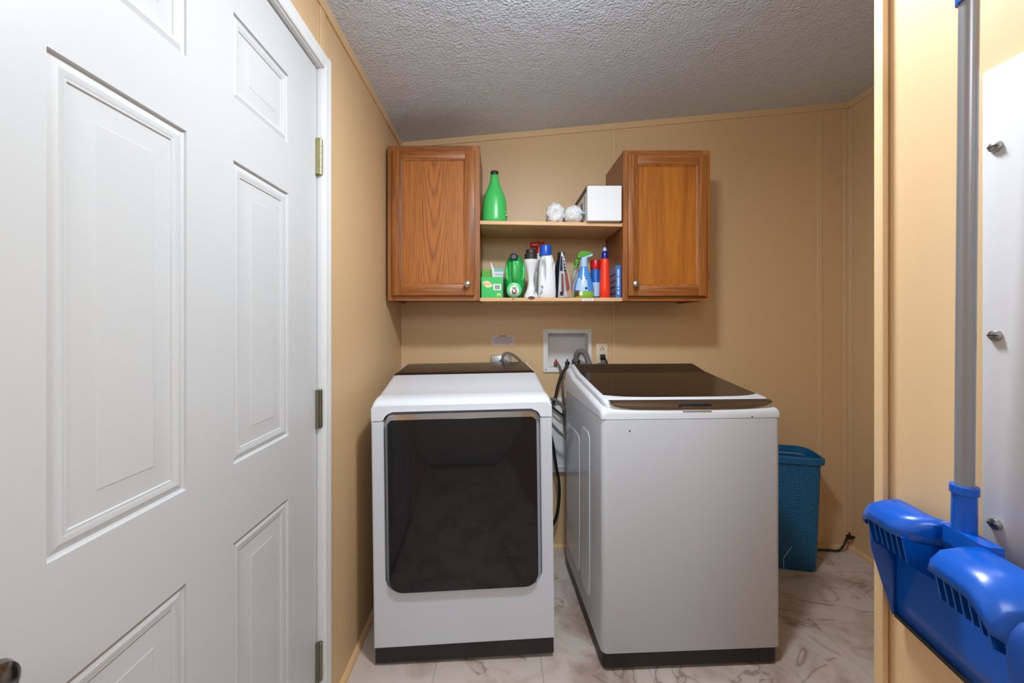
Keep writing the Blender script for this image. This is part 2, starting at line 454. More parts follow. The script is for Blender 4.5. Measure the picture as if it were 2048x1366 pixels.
# ------------------------------------------------------------------ dryer (local: x right, y back, z up; origin front bottom centre)
def appliance_ring(hw, y, z0, zt, r=.02, n=5):
    pts = [(-hw, y, z0), (hw, y, z0)]
    for i in range(n+1):
        a = .5*PI*i/n; pts.append((hw-r+r*math.cos(a), y, zt-r+r*math.sin(a)))
    for i in range(n+1):
        a = .5*PI + .5*PI*i/n; pts.append((-hw+r+r*math.cos(a), y, zt-r+r*math.sin(a)))
    return pts
ang = math.radians(3.4); tilt = -math.radians(.75)
dr = thing('clothes_dryer', 'white front-loading dryer with large black glass door, left of the washer', 'dryer', (-.1335, 1.556, .003), (0, tilt, ang))
H = .352; SEAM = .948
O = dict(parent=dr, local=True)
# body: front sheet with a rounded opening, sides
hx, hzb, hzt = .306, .285, .984
b = B()
outer = [(-H, .072), (H, .072), (H, SEAM-.0015), (hx, SEAM-.0015)]
hole = []
for i in range(7):      # right-bottom corner of the opening then left
    a = -.5*PI*i/6; hole.append((hx-.05+.05*math.cos(a), hzb+.05+.05*math.sin(a)))
hl = [(-x, z) for x, z in hole[::-1]]
poly = [(-H, .072), (H, .072), (H, SEAM-.0015), (hx, SEAM-.0015)] + hole + hl + [(-hx, SEAM-.0015), (-H, SEAM-.0015)]
prism(b, poly, 'y', 0, .03)
bmesh.ops.bevel(b, geom=[e for e in b.edges if abs(e.verts[0].co.y) < 1e-4 and abs(e.verts[1].co.y) < 1e-4], offset=.004, segments=2, affect='EDGES')
box(b, -H, H, .03, .70, .072, SEAM-.0015)
obj('body', b, 'body_front', **O)
b = B(); prism(b, rrect(-hx+.001, hx-.001, hzb+.001, hzt-.001, .05), 'y', .022, .029); obj('door_recess', b, 'recess', **O)
b = B(); prism(b, rrect(-H+.004, H-.004, .012, .072, .004), 'y', .004, .68); obj('kick_panel', b, 'black_plastic', **O)
for sx in (-1, 1):
    for yy in (.06, .62): obj('foot', lathe(B(), [(.02, -.003), (.022, .0), (.022, .008), (.012, .014)], (sx*.29, yy, 0), n=14), 'black_plastic', **O)
# top cover
st = [(0, 1.000), (.003, 1.010), (.009, 1.019), (.02, 1.0265), (.035, 1.031), (.07, 1.0365), (.085, 1.0365), (.10, 1.0355), (.2, 1.048), (.38, 1.0785), (.42, 1.083), (.66, 1.1015), (.69, 1.100), (.705, 1.09), (.71, 1.07)]
b = B()
rings = []
for i, (y, z) in enumerate(st):
    if i == 0: continue
    rings.append(appliance_ring(H+.001 if y > .004 else H-.002, y+.031 if i < 3 else max(y, .031), SEAM, z, .026))
# front lip: prism with the arch over the door
arch = [(H, SEAM), (H, .992)]
for i in range(1, 7):
    a = .5*PI*i/6; arch.append((H-.024+.024*math.cos(a), .984+.024*math.sin(a)))
tops = arch[1:]
right = [(hx+.004, SEAM), (H+.001, SEAM)] + [(x+.001, z) for x, z in tops]
inner = [(hx+.004, SEAM)]
for i in range(1, 7):
    a = .5*PI*i/6; inner.append((hx-.036+.04*math.cos(a), hzt-.04+.04*math.sin(a)))
poly = right + [(-x, z) for x, z in right[::-1]] + [(-x, z) for x, z in inner[1:]] + [(x, z) for x, z in inner[:0:-1]]
def at_y(y, f):      # shrink the top of the outline as it rounds over
    return [(x, y, z + (f if z > 1.0 else 0)) for x, z in poly]
# rounded top of the lip
sec = [(0.0, -.006), (.0, 0.)]
prism(b, poly, 'y', .0, .04)
bmesh.ops.bevel(b, geom=[e for e in b.edges if e.verts[0].co.y < 1e-4 and e.verts[1].co.y < 1e-4], offset=.003, segments=2, affect='EDGES')
lip = [(.0015, 1.006), (.004, 1.013), (.010, 1.020), (.02, 1.0265), (.035, 1.031), (.07, 1.0365), (.085, 1.0366), (.10, 1.0352), (.2, 1.048), (.38, 1.0785), (.42, 1.083), (.66, 1.1015), (.69, 1.100), (.705, 1.09), (.71, 1.07)]
rr = []
for y, z in lip:
    z0 = .990 if y < .041 else SEAM
    rr.append(appliance_ring(H+.0008, y, z0, z, min(.026, (z-z0)*.95)))
loft(b, rr)
obj('top_cover', b, 'appliance', ang=50, **O)
# crease line across the top: shallow dished panel edge
b = B(); pr = []
for i in range(25):
    x = -.31+.62*i/24; yy = .095 - .02*(1-(x/.31)**2) + .01
    pr.append((x, yy, 1.0372+ .118*max(0, yy-.1)))
# control strip
def zt_d(y):
    for (a, za), (c, zb_) in zip(lip[:-1], lip[1:]):
        if a <= y <= c: return za+(zb_-za)*(y-a)/(c-a)
b.free(); b = B()
vs = []
for y in (.375, .38, .42, .5, .6, .655, .66):
    hw = .338 - .02*(y-.375)/.285; e = -.001 if y in (.375, .66) else .0022
    vs.append([b.verts.new((hw*x, y, zt_d(y)+e)) for x in (-1, -.5, 0, .5, 1)])
for a, c in zip(vs[:-1], vs[1:]):
    for i in range(4): b.faces.new((a[i], a[i+1], c[i+1], c[i]))
cp = obj('control_panel', b, 'brown_panel', **O)
b = B()
for x in (-.035, .02):
    z = zt_d(.52)+.0026
    for q in ((x, x+.045, .50, .503), (x, x+.045, .54, .543)): box(b, q[0], q[1], q[2], q[3], zt_d(q[2])+.002, zt_d(q[2])+.003)
for i in range(5):
    for j in range(2): box(b, .125+i*.022, .137+i*.022, .49+j*.035, .498+j*.035, zt_d(.5+j*.035)+.0012, zt_d(.5+j*.035)+.003)
for i in range(4): box(b, -.25+i*.04, -.232+i*.04, .51, .513, zt_d(.51)+.002, zt_d(.51)+.003)
obj('touch_icons', b, 'icon', parent=cp, local=True, kind='stuff')
# door: convex black glass with a chrome grip strip over it
def door_ring(y, inset):
    return [(x, y, z) for x, z in rrect(-.2885+inset, .2885-inset, .290+inset, .956-inset*.4, (.052-inset*.5, .052-inset*.5, .022, .022), 8)]
b = B(); rings = [door_ring(.02, .004), door_ring(-.012, 0), door_ring(-.016, .002)]
loft(b, rings, cap=False)
# curved face grid
N, K = 24, 24
outl = door_ring(-.016, .002)
cv = [b.verts.new(p) for p in outl]
prev = cv
for s in (.93, .8, .6, .4, .2):
    ring = [b.verts.new((p[0]*s, -.016-.012*(1-(s)**2), .623+(p[2]-.623)*s)) for p in outl]
    for i in range(len(ring)):
        b.faces.new((prev[i], prev[(i+1) % len(ring)], ring[(i+1) % len(ring)], ring[i]))
    prev = ring
b.faces.new(prev)
bmesh.ops.remove_doubles(b, verts=b.verts, dist=1e-5)
dd = obj('door', b, 'black_gloss', ang=50, **O)
b = B(); rr = []
for x, z, y in [(-.292, .935, -.014), (-.290, .955, -.015), (-.278, .967, -.015), (-.25, .971, -.016)] + [(-.25+.05*i, .971, -.0165) for i in range(1, 11)] + [(.278, .967, -.015), (.290, .955, -.015), (.292, .935, -.014)]:
    pass
cs = rrect(-.2895, .2895, .93, .976, (0, 0, .026, .026), 8)
prism(b, cs, 'y', -.0135, .012)
bmesh.ops.bevel(b, geom=[e for e in b.edges if e.verts[0].co.y < -.01 and e.verts[1].co.y < -.01], offset=.006, segments=3, affect='EDGES')
obj('grip_strip', b, 'chrome', ang=60, parent=dd, local=True)

# ------------------------------------------------------------------ washer
wa = thing('washing_machine', 'white top-loading washer with dark glass lid, right of the dryer', 'washing machine', (.737, 1.523, .003), (0, 0, math.radians(2.7)))
HW = .351; SW = .9595; O = dict(parent=wa, local=True)
b = B(); loft(b, [[(x, y, z) for x, y in rrect(-HW+i_n, HW-i_n, 0+i_n, .66, .022 if 1 else 0)] for z, i_n in ((.070, .002), (.073, 0), (SW-.002, 0))])
for f in b.faces: f.material_index = 0
obj('body', b, 'body_front', ang=50, **O)
for (y0, y1, z0, z1) in ((.17, .31, .16, .86), (.34, .61, .16, .80)):
    b = B(); prism(b, rrect(y0, y1, z0, z1, .03), 'x', -HW-.0025, -HW+.002)
    bmesh.ops.bevel(b, geom=[e for e in b.edges if e.verts[0].co.x < -HW-.002 and e.verts[1].co.x < -HW-.002], offset=.0024, segments=3, affect='EDGES')
    obj('side_embossing', b, 'appliance_side', ang=50, **O)
b = B(); loft(b, [[(x, y, z) for x, y in rrect(-HW+.006, HW-.006, .008, .65, .02)] for z in (.012, .070)])
obj('kick_panel', b, 'black_plastic', **O)
for sx in (-1, 1):
    for yy in (.06, .59): obj('foot', lathe(B(), [(.02, -.003), (.022, 0), (.022, .008), (.012, .014)], (sx*.29, yy, 0), n=14), 'black_plastic', **O)
# top frame
wst = [(.0, .980), (.002, .988), (.007, .9945), (.03, 1.000), (.2, 1.020), (.44, 1.046), (.50, 1.053), (.60, 1.085), (.635, 1.083), (.655, 1.07), (.66, 1.05)]
b = B(); rr = []
for y, z in wst:
    hw = HW + .0008 - (.012 if y == 0 else .004 if y < .005 else 0)
    rr.append(appliance_ring(hw, y, SW, z, .022))
loft(b, rr); obj('top_frame', b, 'appliance', ang=50, **O)
# lid: white rim
lst = [(.012, 1.004, .31), (.016, 1.014, .320), (.028, 1.023, .329), (.045, 1.0285, .334), (.06, 1.031, .335), (.2, 1.046, .335), (.44, 1.0745, .335), (.47, 1.079, .335), (.59, 1.106, .333), (.61, 1.106, .332), (.622, 1.098, .331)]
lg = lst
def zt_w(y):
    for (a, za, _), (c, zb_, _) in zip(lst[:-1], lst[1:]):
        if a <= y <= c: return za+(zb_-za)*(y-a)/(c-a)
def wfloor(y):
    for (a, za), (c, zb_) in zip(wst[:-1], wst[1:]):
        if a <= y <= c: return za+(zb_-za)*(y-a)/(c-a)
b = B(); rr = []
for y, z, hw in lst:
    z0 = wfloor(y)-.003 
    rr.append(appliance_ring(hw, y, z0, z, min(.014, (z-z0)*.8)))
loft(b, rr); ld = obj('lid', b, 'appliance', ang=50, **O)
# dark glass of the lid, bowed front edge
b = B(); cols_n = 17; vs = []
ysg = [0, .02, .08, .2, .4, .6, .8, 1]
for t_ in ysg:
    row = []
    for i in range(cols_n):
        x = -1+2*i/(cols_n-1)
        yf = .062 + .028*abs(x)**6 + .006*x*x
        y = yf + (.462-yf)*t_
        hw = .318 + .002*t_
        z = zt_w(y) + .0018 - (.006*max(0, 1-x*x)*(math.sin(PI*min(1, t_))))*0
        row.append(b.verts.new((x*hw, y, z)))
    vs.append(row)
for a, c in zip(vs[:-1], vs[1:]):
    for i in range(cols_n-1): b.faces.new((a[i], a[i+1], c[i+1], c[i]))
r = bmesh.ops.extrude_face_region(b, geom=list(b.faces))
for v in [g for g in r['geom'] if isinstance(g, bmesh.types.BMVert)]: v.co.z -= .003
obj('lid_glass', b, 'brown_glass', ang=50, parent=ld, local=True)
b = B(); vs = []
for y in (.468, .50, .55, .592): vs.append([b.verts.new((x*.319, y, zt_w(y)+.0018)) for x in (-1, -.5, 0, .5, 1)])
for a, c in zip(vs[:-1], vs[1:]):
    for i in range(4): b.faces.new((a[i], a[i+1], c[i+1], c[i]))
r = bmesh.ops.extrude_face_region(b, geom=list(b.faces))
for v in [g for g in r['geom'] if isinstance(g, bmesh.types.BMVert)]: v.co.z -= .003
cp = obj('control_panel', b, 'brown_panel', **O)
b = B()
for x0, x1 in ((-.04, .0), (.07, .085), (.10, .115)):
    box(b, x0, x1, .52, .522, zt_w(.52)+.0014, zt_w(.52)+.0026); box(b, x0, x1, .545, .547, zt_w(.545)+.0014, zt_w(.545)+.0026)
obj('touch_icons', b, 'icon', parent=cp, local=True, kind='stuff')
# front chrome band (lens shaped) on the rounded front of the lid
b = B(); vs = []; n = 41
for i in range(n):
    x = -1+2*i/(n-1); w = max(.0, 1-abs(x)**5)**.6
    y0, z0 = .0085, 1.018-.0235*w; y1, z1 = .0245, 1.0265
    xx = x*.318; o_ = .004*x*x
    row = [(xx, y0-.008+o_, z0), (xx, y0-.010+o_, z0+(z1-z0)*.3), (xx, y0-.004+o_, z0+(z1-z0)*.75), (xx, y1-.004+o_, z1+.0015), (xx, y1+.004+o_, z1+.0005), (xx, y0+.008+o_, z0)]
    vs.append(row)
loft(b, vs)
ch = obj('handle_band', b, 'dark_chrome', ang=60, parent=ld, local=True)
b = bx(-.055, .075, -.0022, .012, 1.0015, 1.0145, bev=.003); obj('grip_opening', b, 'black_plastic', parent=ld, local=True)
b = bx(-.045, .073, -.0045, .004, 1.0035, 1.0060, bev=.001); obj('grip_lip', b, 'chrome', parent=ld, local=True)
b = bx(-.038, .074, -.0025, .004, .986, .993, bev=.002); obj('latch_plate', b, 'recess', **O)
for x, z, r_ in ((-.245, .915, .0035), (.235, .9635, .003), (.21, .30, .0015)):
    obj('paint_chip', lathe(B(), [(.0001, -.0012), (r_*.8, -.0012), (r_, .0005)], (x, 0, z), axis='y', n=10), 'card_black', **O)

# ------------------------------------------------------------------ wall cabinets
YF = 2.02
def cabinet(label, x0, x1, z0, z1, dx0, dx1, dz0, dz1, px0, px1, pz0, pz1, kx, kz, pm, knob_side):
    t = thing('wall_cabinet', label, 'cabinet', ((x0+x1)/2, YB, z0))
    b = B()
    for q in ((x0+.002, x0+.016), (x1-.016, x1-.002)): box(b, q[0], q[1], YF+.019, YB-.0005, z0+.002, z1-.001)
    box(b, x0+.016, x1-.016, YF+.019, YB-.0005, z0+.010, z0+.024); box(b, x0+.016, x1-.016, YF+.019, YB-.0005, z1-.014, z1-.001)
    box(b, x0+.016, x1-.016, YB-.008, YB-.0005, z0+.024, z1-.014)
    obj('carcass', b, 'oak_side', t)
    sw = .038
    for q in (x0, x1-sw): obj('face_frame_stile', bx(q, q+sw, YF, YF+.019, z0, z1, bev=.0012, seg=1), 'oak', t)
    for q in (z0, z1-sw): obj('face_frame_rail', bx(x0+sw, x1-sw, YF, YF+.019, q, q+sw), 'oak_h', t)
    ya, yb = YF-.020, YF-.001
    D = obj('cabinet_door', bx(px0-.004, px1+.004, ya+.0142, yb, pz0-.004, pz1+.004), 'oak_side', t)
    for q in ((dx0, px0), (px1, dx1)): obj('door_stile', bx(q[0], q[1], ya, yb, dz0, dz1, bev=.004), 'oak', D)
    for q in ((dz0+.0003, pz0), (pz1, dz1-.0003)): obj('door_rail', bx(px0-.001, px1+.001, ya+.0004, yb, q[0], q[1], bev=.0035), 'oak_h', D)
    # bead around the panel
    b = B(); w = .008
    rings = [[(px0+u, ya+h, pz0+u), (px1-u, ya+h, pz0+u), (px1-u, ya+h, pz1-u), (px0+u, ya+h, pz1-u)] for u, h in ((-.001, .003), (.002, .0035), (.006, .0065), (w, .0100))]
    loft(b, rings, cap=False); obj('bead', b, 'oak', D)
    b = bx(px0+.001, px1-.001, ya+.0098, ya+.014, pz0+.001, pz1-.001)
    p = obj('door_panel', b, pm, D)
    c = Vector(((px0+px1)/2 + .004, ya, (pz0+pz1)/2)); off = c - D.location - t.location
    p.data.transform(Matrix.Translation(-off)); p.location = off
    b = B(); lathe(b, [(.005, .0), (.0065, -.001), (.0055, -.010), (.007, -.014), (.0145, -.019), (.0165, -.023), (.0155, -.028), (.010, -.0315), (.001, -.033)], (kx, ya+.001, kz), axis='y', n=24)
    obj('knob', b, 'nickel', D)
    return t
DYF = 2.0
cabinet('oak wall cabinet on the left with arched grain door panel', -.5715, wx(960, YF), wz(601.5, YF), wz(291.5, YF),
        wx(784, DYF), wx(949.5, DYF), wz(591, DYF), wz(299.5, DYF), wx(802, DYF), wx(930, DYF), wz(569, DYF), wz(317.5, DYF), wx(934.5, 1.975), wz(568, 1.975), 'oak_panel_arch', 1)
cabinet('oak wall cabinet on the right with straight grain door panel', wx(1246, YF), wx(1420.5, YF), wz(602, YF), wz(301, YF),
        wx(1257, DYF), wx(1414.5, DYF), wz(592, DYF), wz(309, DYF), wx(1276, DYF), wx(1397, DYF), wz(571, DYF), wz(329, DYF), wx(1273, 1.975), wz(568, 1.975), 'oak_panel', -1)
CLX, CRX = wx(960, YF), wx(1246, YF)
# shelves between them
b = B(); prism(b, [(CLX, 1.832), (CRX, 1.820), (CRX, 1.838), (CLX, 1.850)], 'y', 2.03, YB-.001)
tag(recenter(obj('shelf', b, 'shelf'), ((CLX+CRX)/2, 2.2, 1.82)), 'pale pine board of the upper open shelf between the cabinets', 'shelf')
ZS = 1.4565
b = B(); box(b, CLX, CRX, 2.03, YB-.001, ZS-.018, ZS, bev=.001, seg=1)
sh = obj('shelf', b, 'shelf'); recenter(sh, ((CLX+CRX)/2, 2.2, ZS-.018)); tag(sh, 'pale pine board of the lower open shelf, holding the row of bottles', 'shelf')
b = bx(wx(1164, 2.03), wx(1187, 2.03), 2.0292, 2.0302, ZS-.0175, ZS-.006, bev=.0004, seg=1)
box(b, wx(1168, 2.03), wx(1183, 2.03), 2.0286, 2.0295, ZS-.013, ZS-.011, mi=1)
s = obj('sticker', b, ['card_white', 'rust'], sh); s['label'] = 'torn white paper sticker'
b = B(); lathe(b, [(.0095, -.0006), (.0095, .001)], (wx(1026, 2.03), 2.03, ZS-.007), sx=.4, sy=.4, axis='y', n=10); obj('wood_knot', b, 'brown', sh); b = B()
lathe(b, [(.022, -.0006), (.022, .001)], (wx(1063, 2.03), 2.03, ZS-.001), sx=.8, sy=.42, axis='y', n=14)
obj('wood_knot', b, 'brown', sh)

ZU = 1.8465
# ---- things on the upper shelf
def uz(x): return 1.850 - .012*(x-CLX)/(CRX-CLX) + .0003
x0 = -.029
t = thing('bottle', 'tall green bottle with black neck ring alone on the upper shelf', 'bottle', (x0, 2.10, uz(x0)))
b = B(); lathe(b, [(.060, 0), (.066, .003), (.0668, .02), (.0655, .06), (.0625, .10), (.0595, .125), (.0545, .148), (.046, .168), (.0365, .188), (.029, .207), (.0235, .232), (.0203, .258), (.0185, .259)], (x0, 2.10, uz(x0)), sy=.8, n=36)
obj('body', b, 'green', t, 60)
b = B(); lathe(b, [(.0195, .258), (.0205, .260), (.0205, .274), (.0185, .278), (.004, .278)], (x0, 2.10, uz(x0)), sy=.9, n=28); obj('neck_ring', b, 'card_black', t)
b = B()
for i in range(9):
    z = uz(x0)+.03+i*.009; a0 = -.12; 
    w = .010+.006*((i*37) % 3); r = .0672-.00018*(i*9)
    box(b, x0+r*.86, x0+r*.985, 2.10-.8*r*.45, 2.10-.8*r*.25, z, z+.005, mi=i % 2)
obj('label', b, ['card_black', 'cream'], t)

# crinkled plastic package
def crumple(c, rx, ry, rz, seed, petals=0, n=30, amp=.12):
    rnd = random.Random(seed); ph = [rnd.uniform(0, 6.28) for _ in range(12)]; b = B(); rings = []
    for i in range(1, n):
        th = PI*i/n; ring = []
        for j in range(40):
            a = 2*PI*j/40
            k = 1 + amp*(math.sin(5*a+ph[0]+3*th)*.5 + math.sin(9*a+ph[1]-4*th)*.35 + math.sin(14*a+ph[2]+7*th)*.3 + math.sin(3*th*3+ph[3]+2*a)*.35)
            if petals: k *= 1 - .5*math.exp(-((th)/.35)**2) + .05*math.sin(petals*a+ph[4])*math.sin(th)
            ring.append((c[0]+rx*k*math.sin(th)*math.cos(a), c[1]-ry*k*math.cos(th), max(c[2]-rz*.99, c[2]+rz*k*math.sin(th)*math.sin(a))))
        rings.append(ring)
    return loft(b, rings)
zb = uz(.30)
t = thing('plastic_package', 'crumpled white plastic wrapped package lying beside the white carton', 'package', (.33, 2.12, zb))
yy = 2.10
b = crumple((wx(1112, yy)-.004, yy, zb+.058), .049, .045, .058, 3, petals=9, amp=.07); obj('gathered_end', b, 'white_plastic', t, 25)
b = crumple((wx(1147, yy), yy, zb+.051), .052, .055, .051, 5, amp=.045); obj('wrapped_roll', b, 'white_plastic', t, 40)
b = crumple((wx(1118, yy+.06), yy+.09, zb+.043), .070, .06, .043, 9, amp=.05); obj('clear_wrap', b, 'clear_wrap', t, 40)
b = B()
for i in range(4): box(b, wx(1158, yy)+.006*i, wx(1158, yy)+.0045+.006*i, yy-.056+.003*i, yy-.044+.003*i, zb+.045+.002*(i % 2), zb+.055+.002*(i % 2), mi=0)
obj('print', b, 'teal', t)

# white carton
xa, xb = wx(1175.5, 2.0), wx(1244, 2.0)
zb = uz(.53)+.003
t = thing('carton', 'white carton with black open top edge at the right end of the upper shelf', 'box', ((xa+xb)/2, 2.01, zb))
b = B(); box(b, xa, xb, 2.005, YB-.012, zb, wz(370, 2.005)-.003, bev=.0015, seg=1); obj('carton_body', b, 'card_white', t)
z = wz(370, 2.005)-.003
b = bx(xa, xb, 2.010, YB-.014, z, z+.003); box(b, xa-.0012, xa+.004, 2.03, YB-.014, z-.022, z+.005); obj('lid_edge', b, 'card_black', t)
b = bx(xa-.0008, xa+.001, 2.06, 2.075, zb+.02, z-.03); box(b, xa-.0008, xa+.001, 2.12, 2.17, zb+.02, z-.05); obj('printed_mark', b, 'print_grey', t)

# ---- things on the lower shelf
def at(px, y): return wx(px, y)
# front green box
yq = 2.05; x0, x1 = at(962.5, yq), at(1005.5, yq); zt = wz(554, yq)
t = thing('dryer_sheet_box', 'bright green box with orange logo and barcode at the front left of the lower shelf', 'box', ((x0+x1)/2, yq+.05, ZS))
b = B(); box(b, x0, x1, yq, yq+.11, ZS, zt, bev=.0012, seg=1); obj('carton_body', b, 'card_green', t)
b = B(); prism(b, [(at(975, yq)+.023*math.cos(a)*(1+.12*math.cos(2*a+1)), wz(568.5, yq)+.0165*math.sin(a)+.004*math.cos(a)*-1) for a in [2*PI*i/24 for i in range(24)]], 'y', yq-.0012, yq); lg_ = obj('logo', b, 'cream', t)
text_obj('logo_text', 'Gain', .021, Vector((at(975, yq), yq-.0016, wz(567.5, yq))), FRONT, 'orange', lg_)
b = bx(at(986.5, yq), at(1002, yq), yq-.001, yq, wz(580.5, yq), wz(568, yq))
for i in range(7): box(b, at(990+i*1.4, yq), at(990.8+i*1.4, yq), yq-.0016, yq-.001, wz(578.5, yq), wz(570, yq), mi=1)
obj('barcode', b, ['card_white', 'slot'], t)
b = B(); 
for i in range(3): box(b, at(994+i*3, yq), at(996+i*3, yq), yq-.001, yq, wz(591.5-i % 2, yq), wz(587.5-i % 2, yq))
obj('print', b, 'cream', t)
# lime box behind
yq = 2.19; x0, x1 = at(960.5, yq)-.0, at(983.5, yq)
x0 = max(x0, CLX+.002)
t = thing('lime_box', 'lime green box behind the bright green box with the logo', 'box', ((x0+x1)/2, yq, ZS))
b = B(); box(b, x0, x1, yq, yq+.12, ZS, wz(540, yq), bev=.001, seg=1); obj('carton_body', b, 'lime', t)
b = bx(x1-.004, x1, yq-.0008, yq, wz(556, yq), wz(541, yq)); obj('edge_strip', b, 'cream', t)
# white and teal box
x0, x1 = at(985.5, yq), at(1007, yq)
t = thing('white_teal_box', 'white and teal box with a loose white flap standing up, left of the green jug', 'box', ((x0+x1)/2, yq, ZS))
b = B(); box(b, x0, x1, yq, yq+.11, ZS, wz(543, yq)); obj('carton_body', b, 'card_white', t)
b = B(); box(b, x0, x1, yq+.0, yq+.11, wz(543, yq), wz(535.5, yq)); obj('lid', b, 'teal', t)
b = bx(x0+.002, x1-.004, yq-.001, yq, wz(550, yq), wz(548, yq)); obj('print', b, 'lilac', t)
b = B(); loft(b, [[(at(px, yq-.03)-.0015, yq-.03+j, wz(py, yq-.03)), (at(px+w, yq-.03), yq-.03+j, wz(py, yq-.03)), (at(px+w, yq-.03), yq-.028+j, wz(py, yq-.03)), (at(px, yq-.03)-.0015, yq-.028+j, wz(py, yq-.03))] for px, py, w, j in ((985, 556, 6, 0), (984.3, 545, 5, 0), (983.5, 536, 4, .004), (982, 529, 2.4, .01), (981, 524, 1.2, .016))])
obj('flap', b, 'card_white', t, 60)
# green jug
yq = 2.13; xc = at(1029.5, yq)
t = thing('detergent_jug', 'big green detergent jug lying on its side, dark cap and round white tap facing forward', 'jug', (xc, yq+.05, ZS))
b = B(); rings = []
for s, y in ((.60, -.07), (.80, -.062), (.93, -.045), (1, -.01), (1, .12), (.93, .15), (.7, .165)):
    ring = []
    for i in range(40):
        a = 2*PI*i/40; ca, sa = math.cos(a), math.sin(a)
        w = .0545*(1 - .10*max(0, sa)); x = w*math.copysign(abs(ca)**.66, ca); z = .115*math.copysign(abs(sa)**.7, sa)
        ring.append((xc+x*s, yq+y, ZS+.1155+z*(s if s > .9 else s*1.03)))
    rings.append(ring)
loft(b, rings); obj('body', b, 'green_dark', t, 60)
b = B()
tube(b, [(xc-.004, yq-.045, ZS+.200), (xc-.004, yq-.085, ZS+.175), (xc-.003, yq-.098, ZS+.14), (xc-.002, yq-.088, ZS+.105), (xc, yq-.055, ZS+.085)], .0135, n=12); obj('handle', b, 'green', t, 60)
b = B(); 
for sx in (-1, 1): tube(b, [(xc+sx*.034, yq-.04, ZS+.185), (xc+sx*.043, yq-.055, ZS+.15), (xc+sx*.042, yq-.058, ZS+.11), (xc+sx*.030, yq-.058, ZS+.085)], .009, n=10)
obj('side_ridge', b, 'green', t, 60)
xk = at(1028, yq-.09)
b = B(); lathe(b, [(.012, .06), (.021, .02), (.0215, -.0), (.020, -.012), (.014, -.014), (.012, -.010), (.001, -.010)], (xk, yq-.075, wz(513.5, yq-.085)), axis='y'); obj('cap', b, 'dark_navy', t)
zd = ZS+.041
b = B(); lathe(b, [(.04, .06), (.040, .0), (.037, -.012), (.030, -.015), (.001, -.015)], (xk+.001, yq-.075, zd), axis='y', n=32); tp = obj('tap_collar', b, 'green_lite', t)
b = B(); lathe(b, [(.025, .0), (.0255, -.004), (.022, -.007), (.001, -.007)], (xk+.001, yq-.089, zd-.004), axis='y', n=28); obj('tap_ring', b, 'white_plastic', tp)
b = bx(xk-.009, xk+.012, yq-.0975, yq-.094, zd+.006, zd+.012, bev=.001); obj('tap_slot', b, 'rust', tp)
b = B(); lathe(b, [(.013, .0), (.013, -.010), (.009, -.014), (.001, -.015)], (xk+.001, yq-.094, zd-.010), axis='y', n=20); obj('push_button', b, 'chrome', tp)
# hourglass bottle
yq = 2.075; xc = at(1062, yq)
t = thing('hourglass_bottle', 'white hourglass shaped bottle with wide black cap right of the green jug', 'bottle', (xc, yq, ZS))
k = 1.0
b = B(); lathe(b, [(.032, 0), (.0375, .003), (.0365, .012), (.0285, .03), (.0205, .05), (.0155, .075), (.0148, .10), (.0185, .13), (.0255, .16), (.0345, .185), (.0365, .196), (.036, .201), (.02, .203)], (xc, yq, ZS), sy=.8, n=32); obj('body', b, 'white_plastic', t, 60)
b = B(); lathe(b, [(.0325, .202), (.0325, .228), (.0300, .231), (.0255, .232), (.0255, .250), (.0235, .253), (.002, .253)], (xc, yq, ZS), sy=.85, n=32); obj('cap', b, 'card_black', t)
b = B()
rnd = random.Random(2)
for i in range(9):
    dx = rnd.uniform(.006, .024); z = ZS + rnd.uniform(.01, .05); box(b, xc+dx, xc+dx+.003, yq-.031+dx*.45, yq-.026+dx*.45, z, z+.004, mi=i % 2)
obj('print', b, ['navy', 'pale_blue'], t)
# red sprayer behind
yq = 2.24; xc = at(1078, yq)
t = thing('spray_bottle', 'red trigger sprayer head showing behind the white jug', 'spray bottle', (xc, yq, ZS))
b = B(); lathe(b, [(.038, 0), (.04, .01), (.04, .17), (.03, .21), (.015, .24), (.014, .27)], (xc, yq, ZS), n=24); obj('body', b, 'white_plastic', t, 60)
b = B(); box(b, xc-.05, xc+.03, yq-.014, yq+.014, ZS+.295, ZS+.325, bev=.006); lathe(b, [(.018, .262), (.018, .30)], (xc, yq, ZS), n=20); tube(b, [(xc-.03, yq, ZS+.30), (xc-.036, yq, ZS+.27), (xc-.046, yq, ZS+.25)], .006)
obj('trigger_head', b, 'red', t, 50)
# white jug
yq = 2.085; xc = at(1093.5, yq)
t = thing('bleach_jug', 'white jug with blue screw cap and side grip hole, middle of the lower shelf', 'jug', (xc, yq, ZS))
def jug_half(z):
    for (a, w0), (c, w1) in zip(JP[:-1], JP[1:]):
        if a <= z <= c: return w0+(w1-w0)*(z-a)/(c-a)
JP = [(0, .044), (.004, .0475), (.03, .0475), (.09, .0455), (.15, .0425), (.18, .0405), (.20, .036), (.215, .031), (.224, .030)]
b = B(); rings = []
for z in [0, .004, .03, .06, .085] + [.09+.006*i for i in range(18)] + [.2, .215, .224]:
    w = jug_half(z); ring = []
    for i in range(110):
        a = 2*PI*i/110; ca, sa = math.cos(a), math.sin(a)
        x = w*math.copysign(abs(ca)**.75, ca); y = w*.85*math.copysign(abs(sa)**.75, sa)
        # grip dent on the front left
        if sa < 0:
            g = math.exp(-((x+.020)/.0095)**6) * math.exp(-((z-.145)/.050)**4); y += g*.052
            g = math.exp(-((x-.033)/.006)**4) * math.exp(-((z-.165)/.020)**4); y += g*.012
        ring.append((xc+x, yq+y, ZS+z))
    rings.append(ring)
loft(b, rings); obj('body', b, 'white_plastic', t, 50)
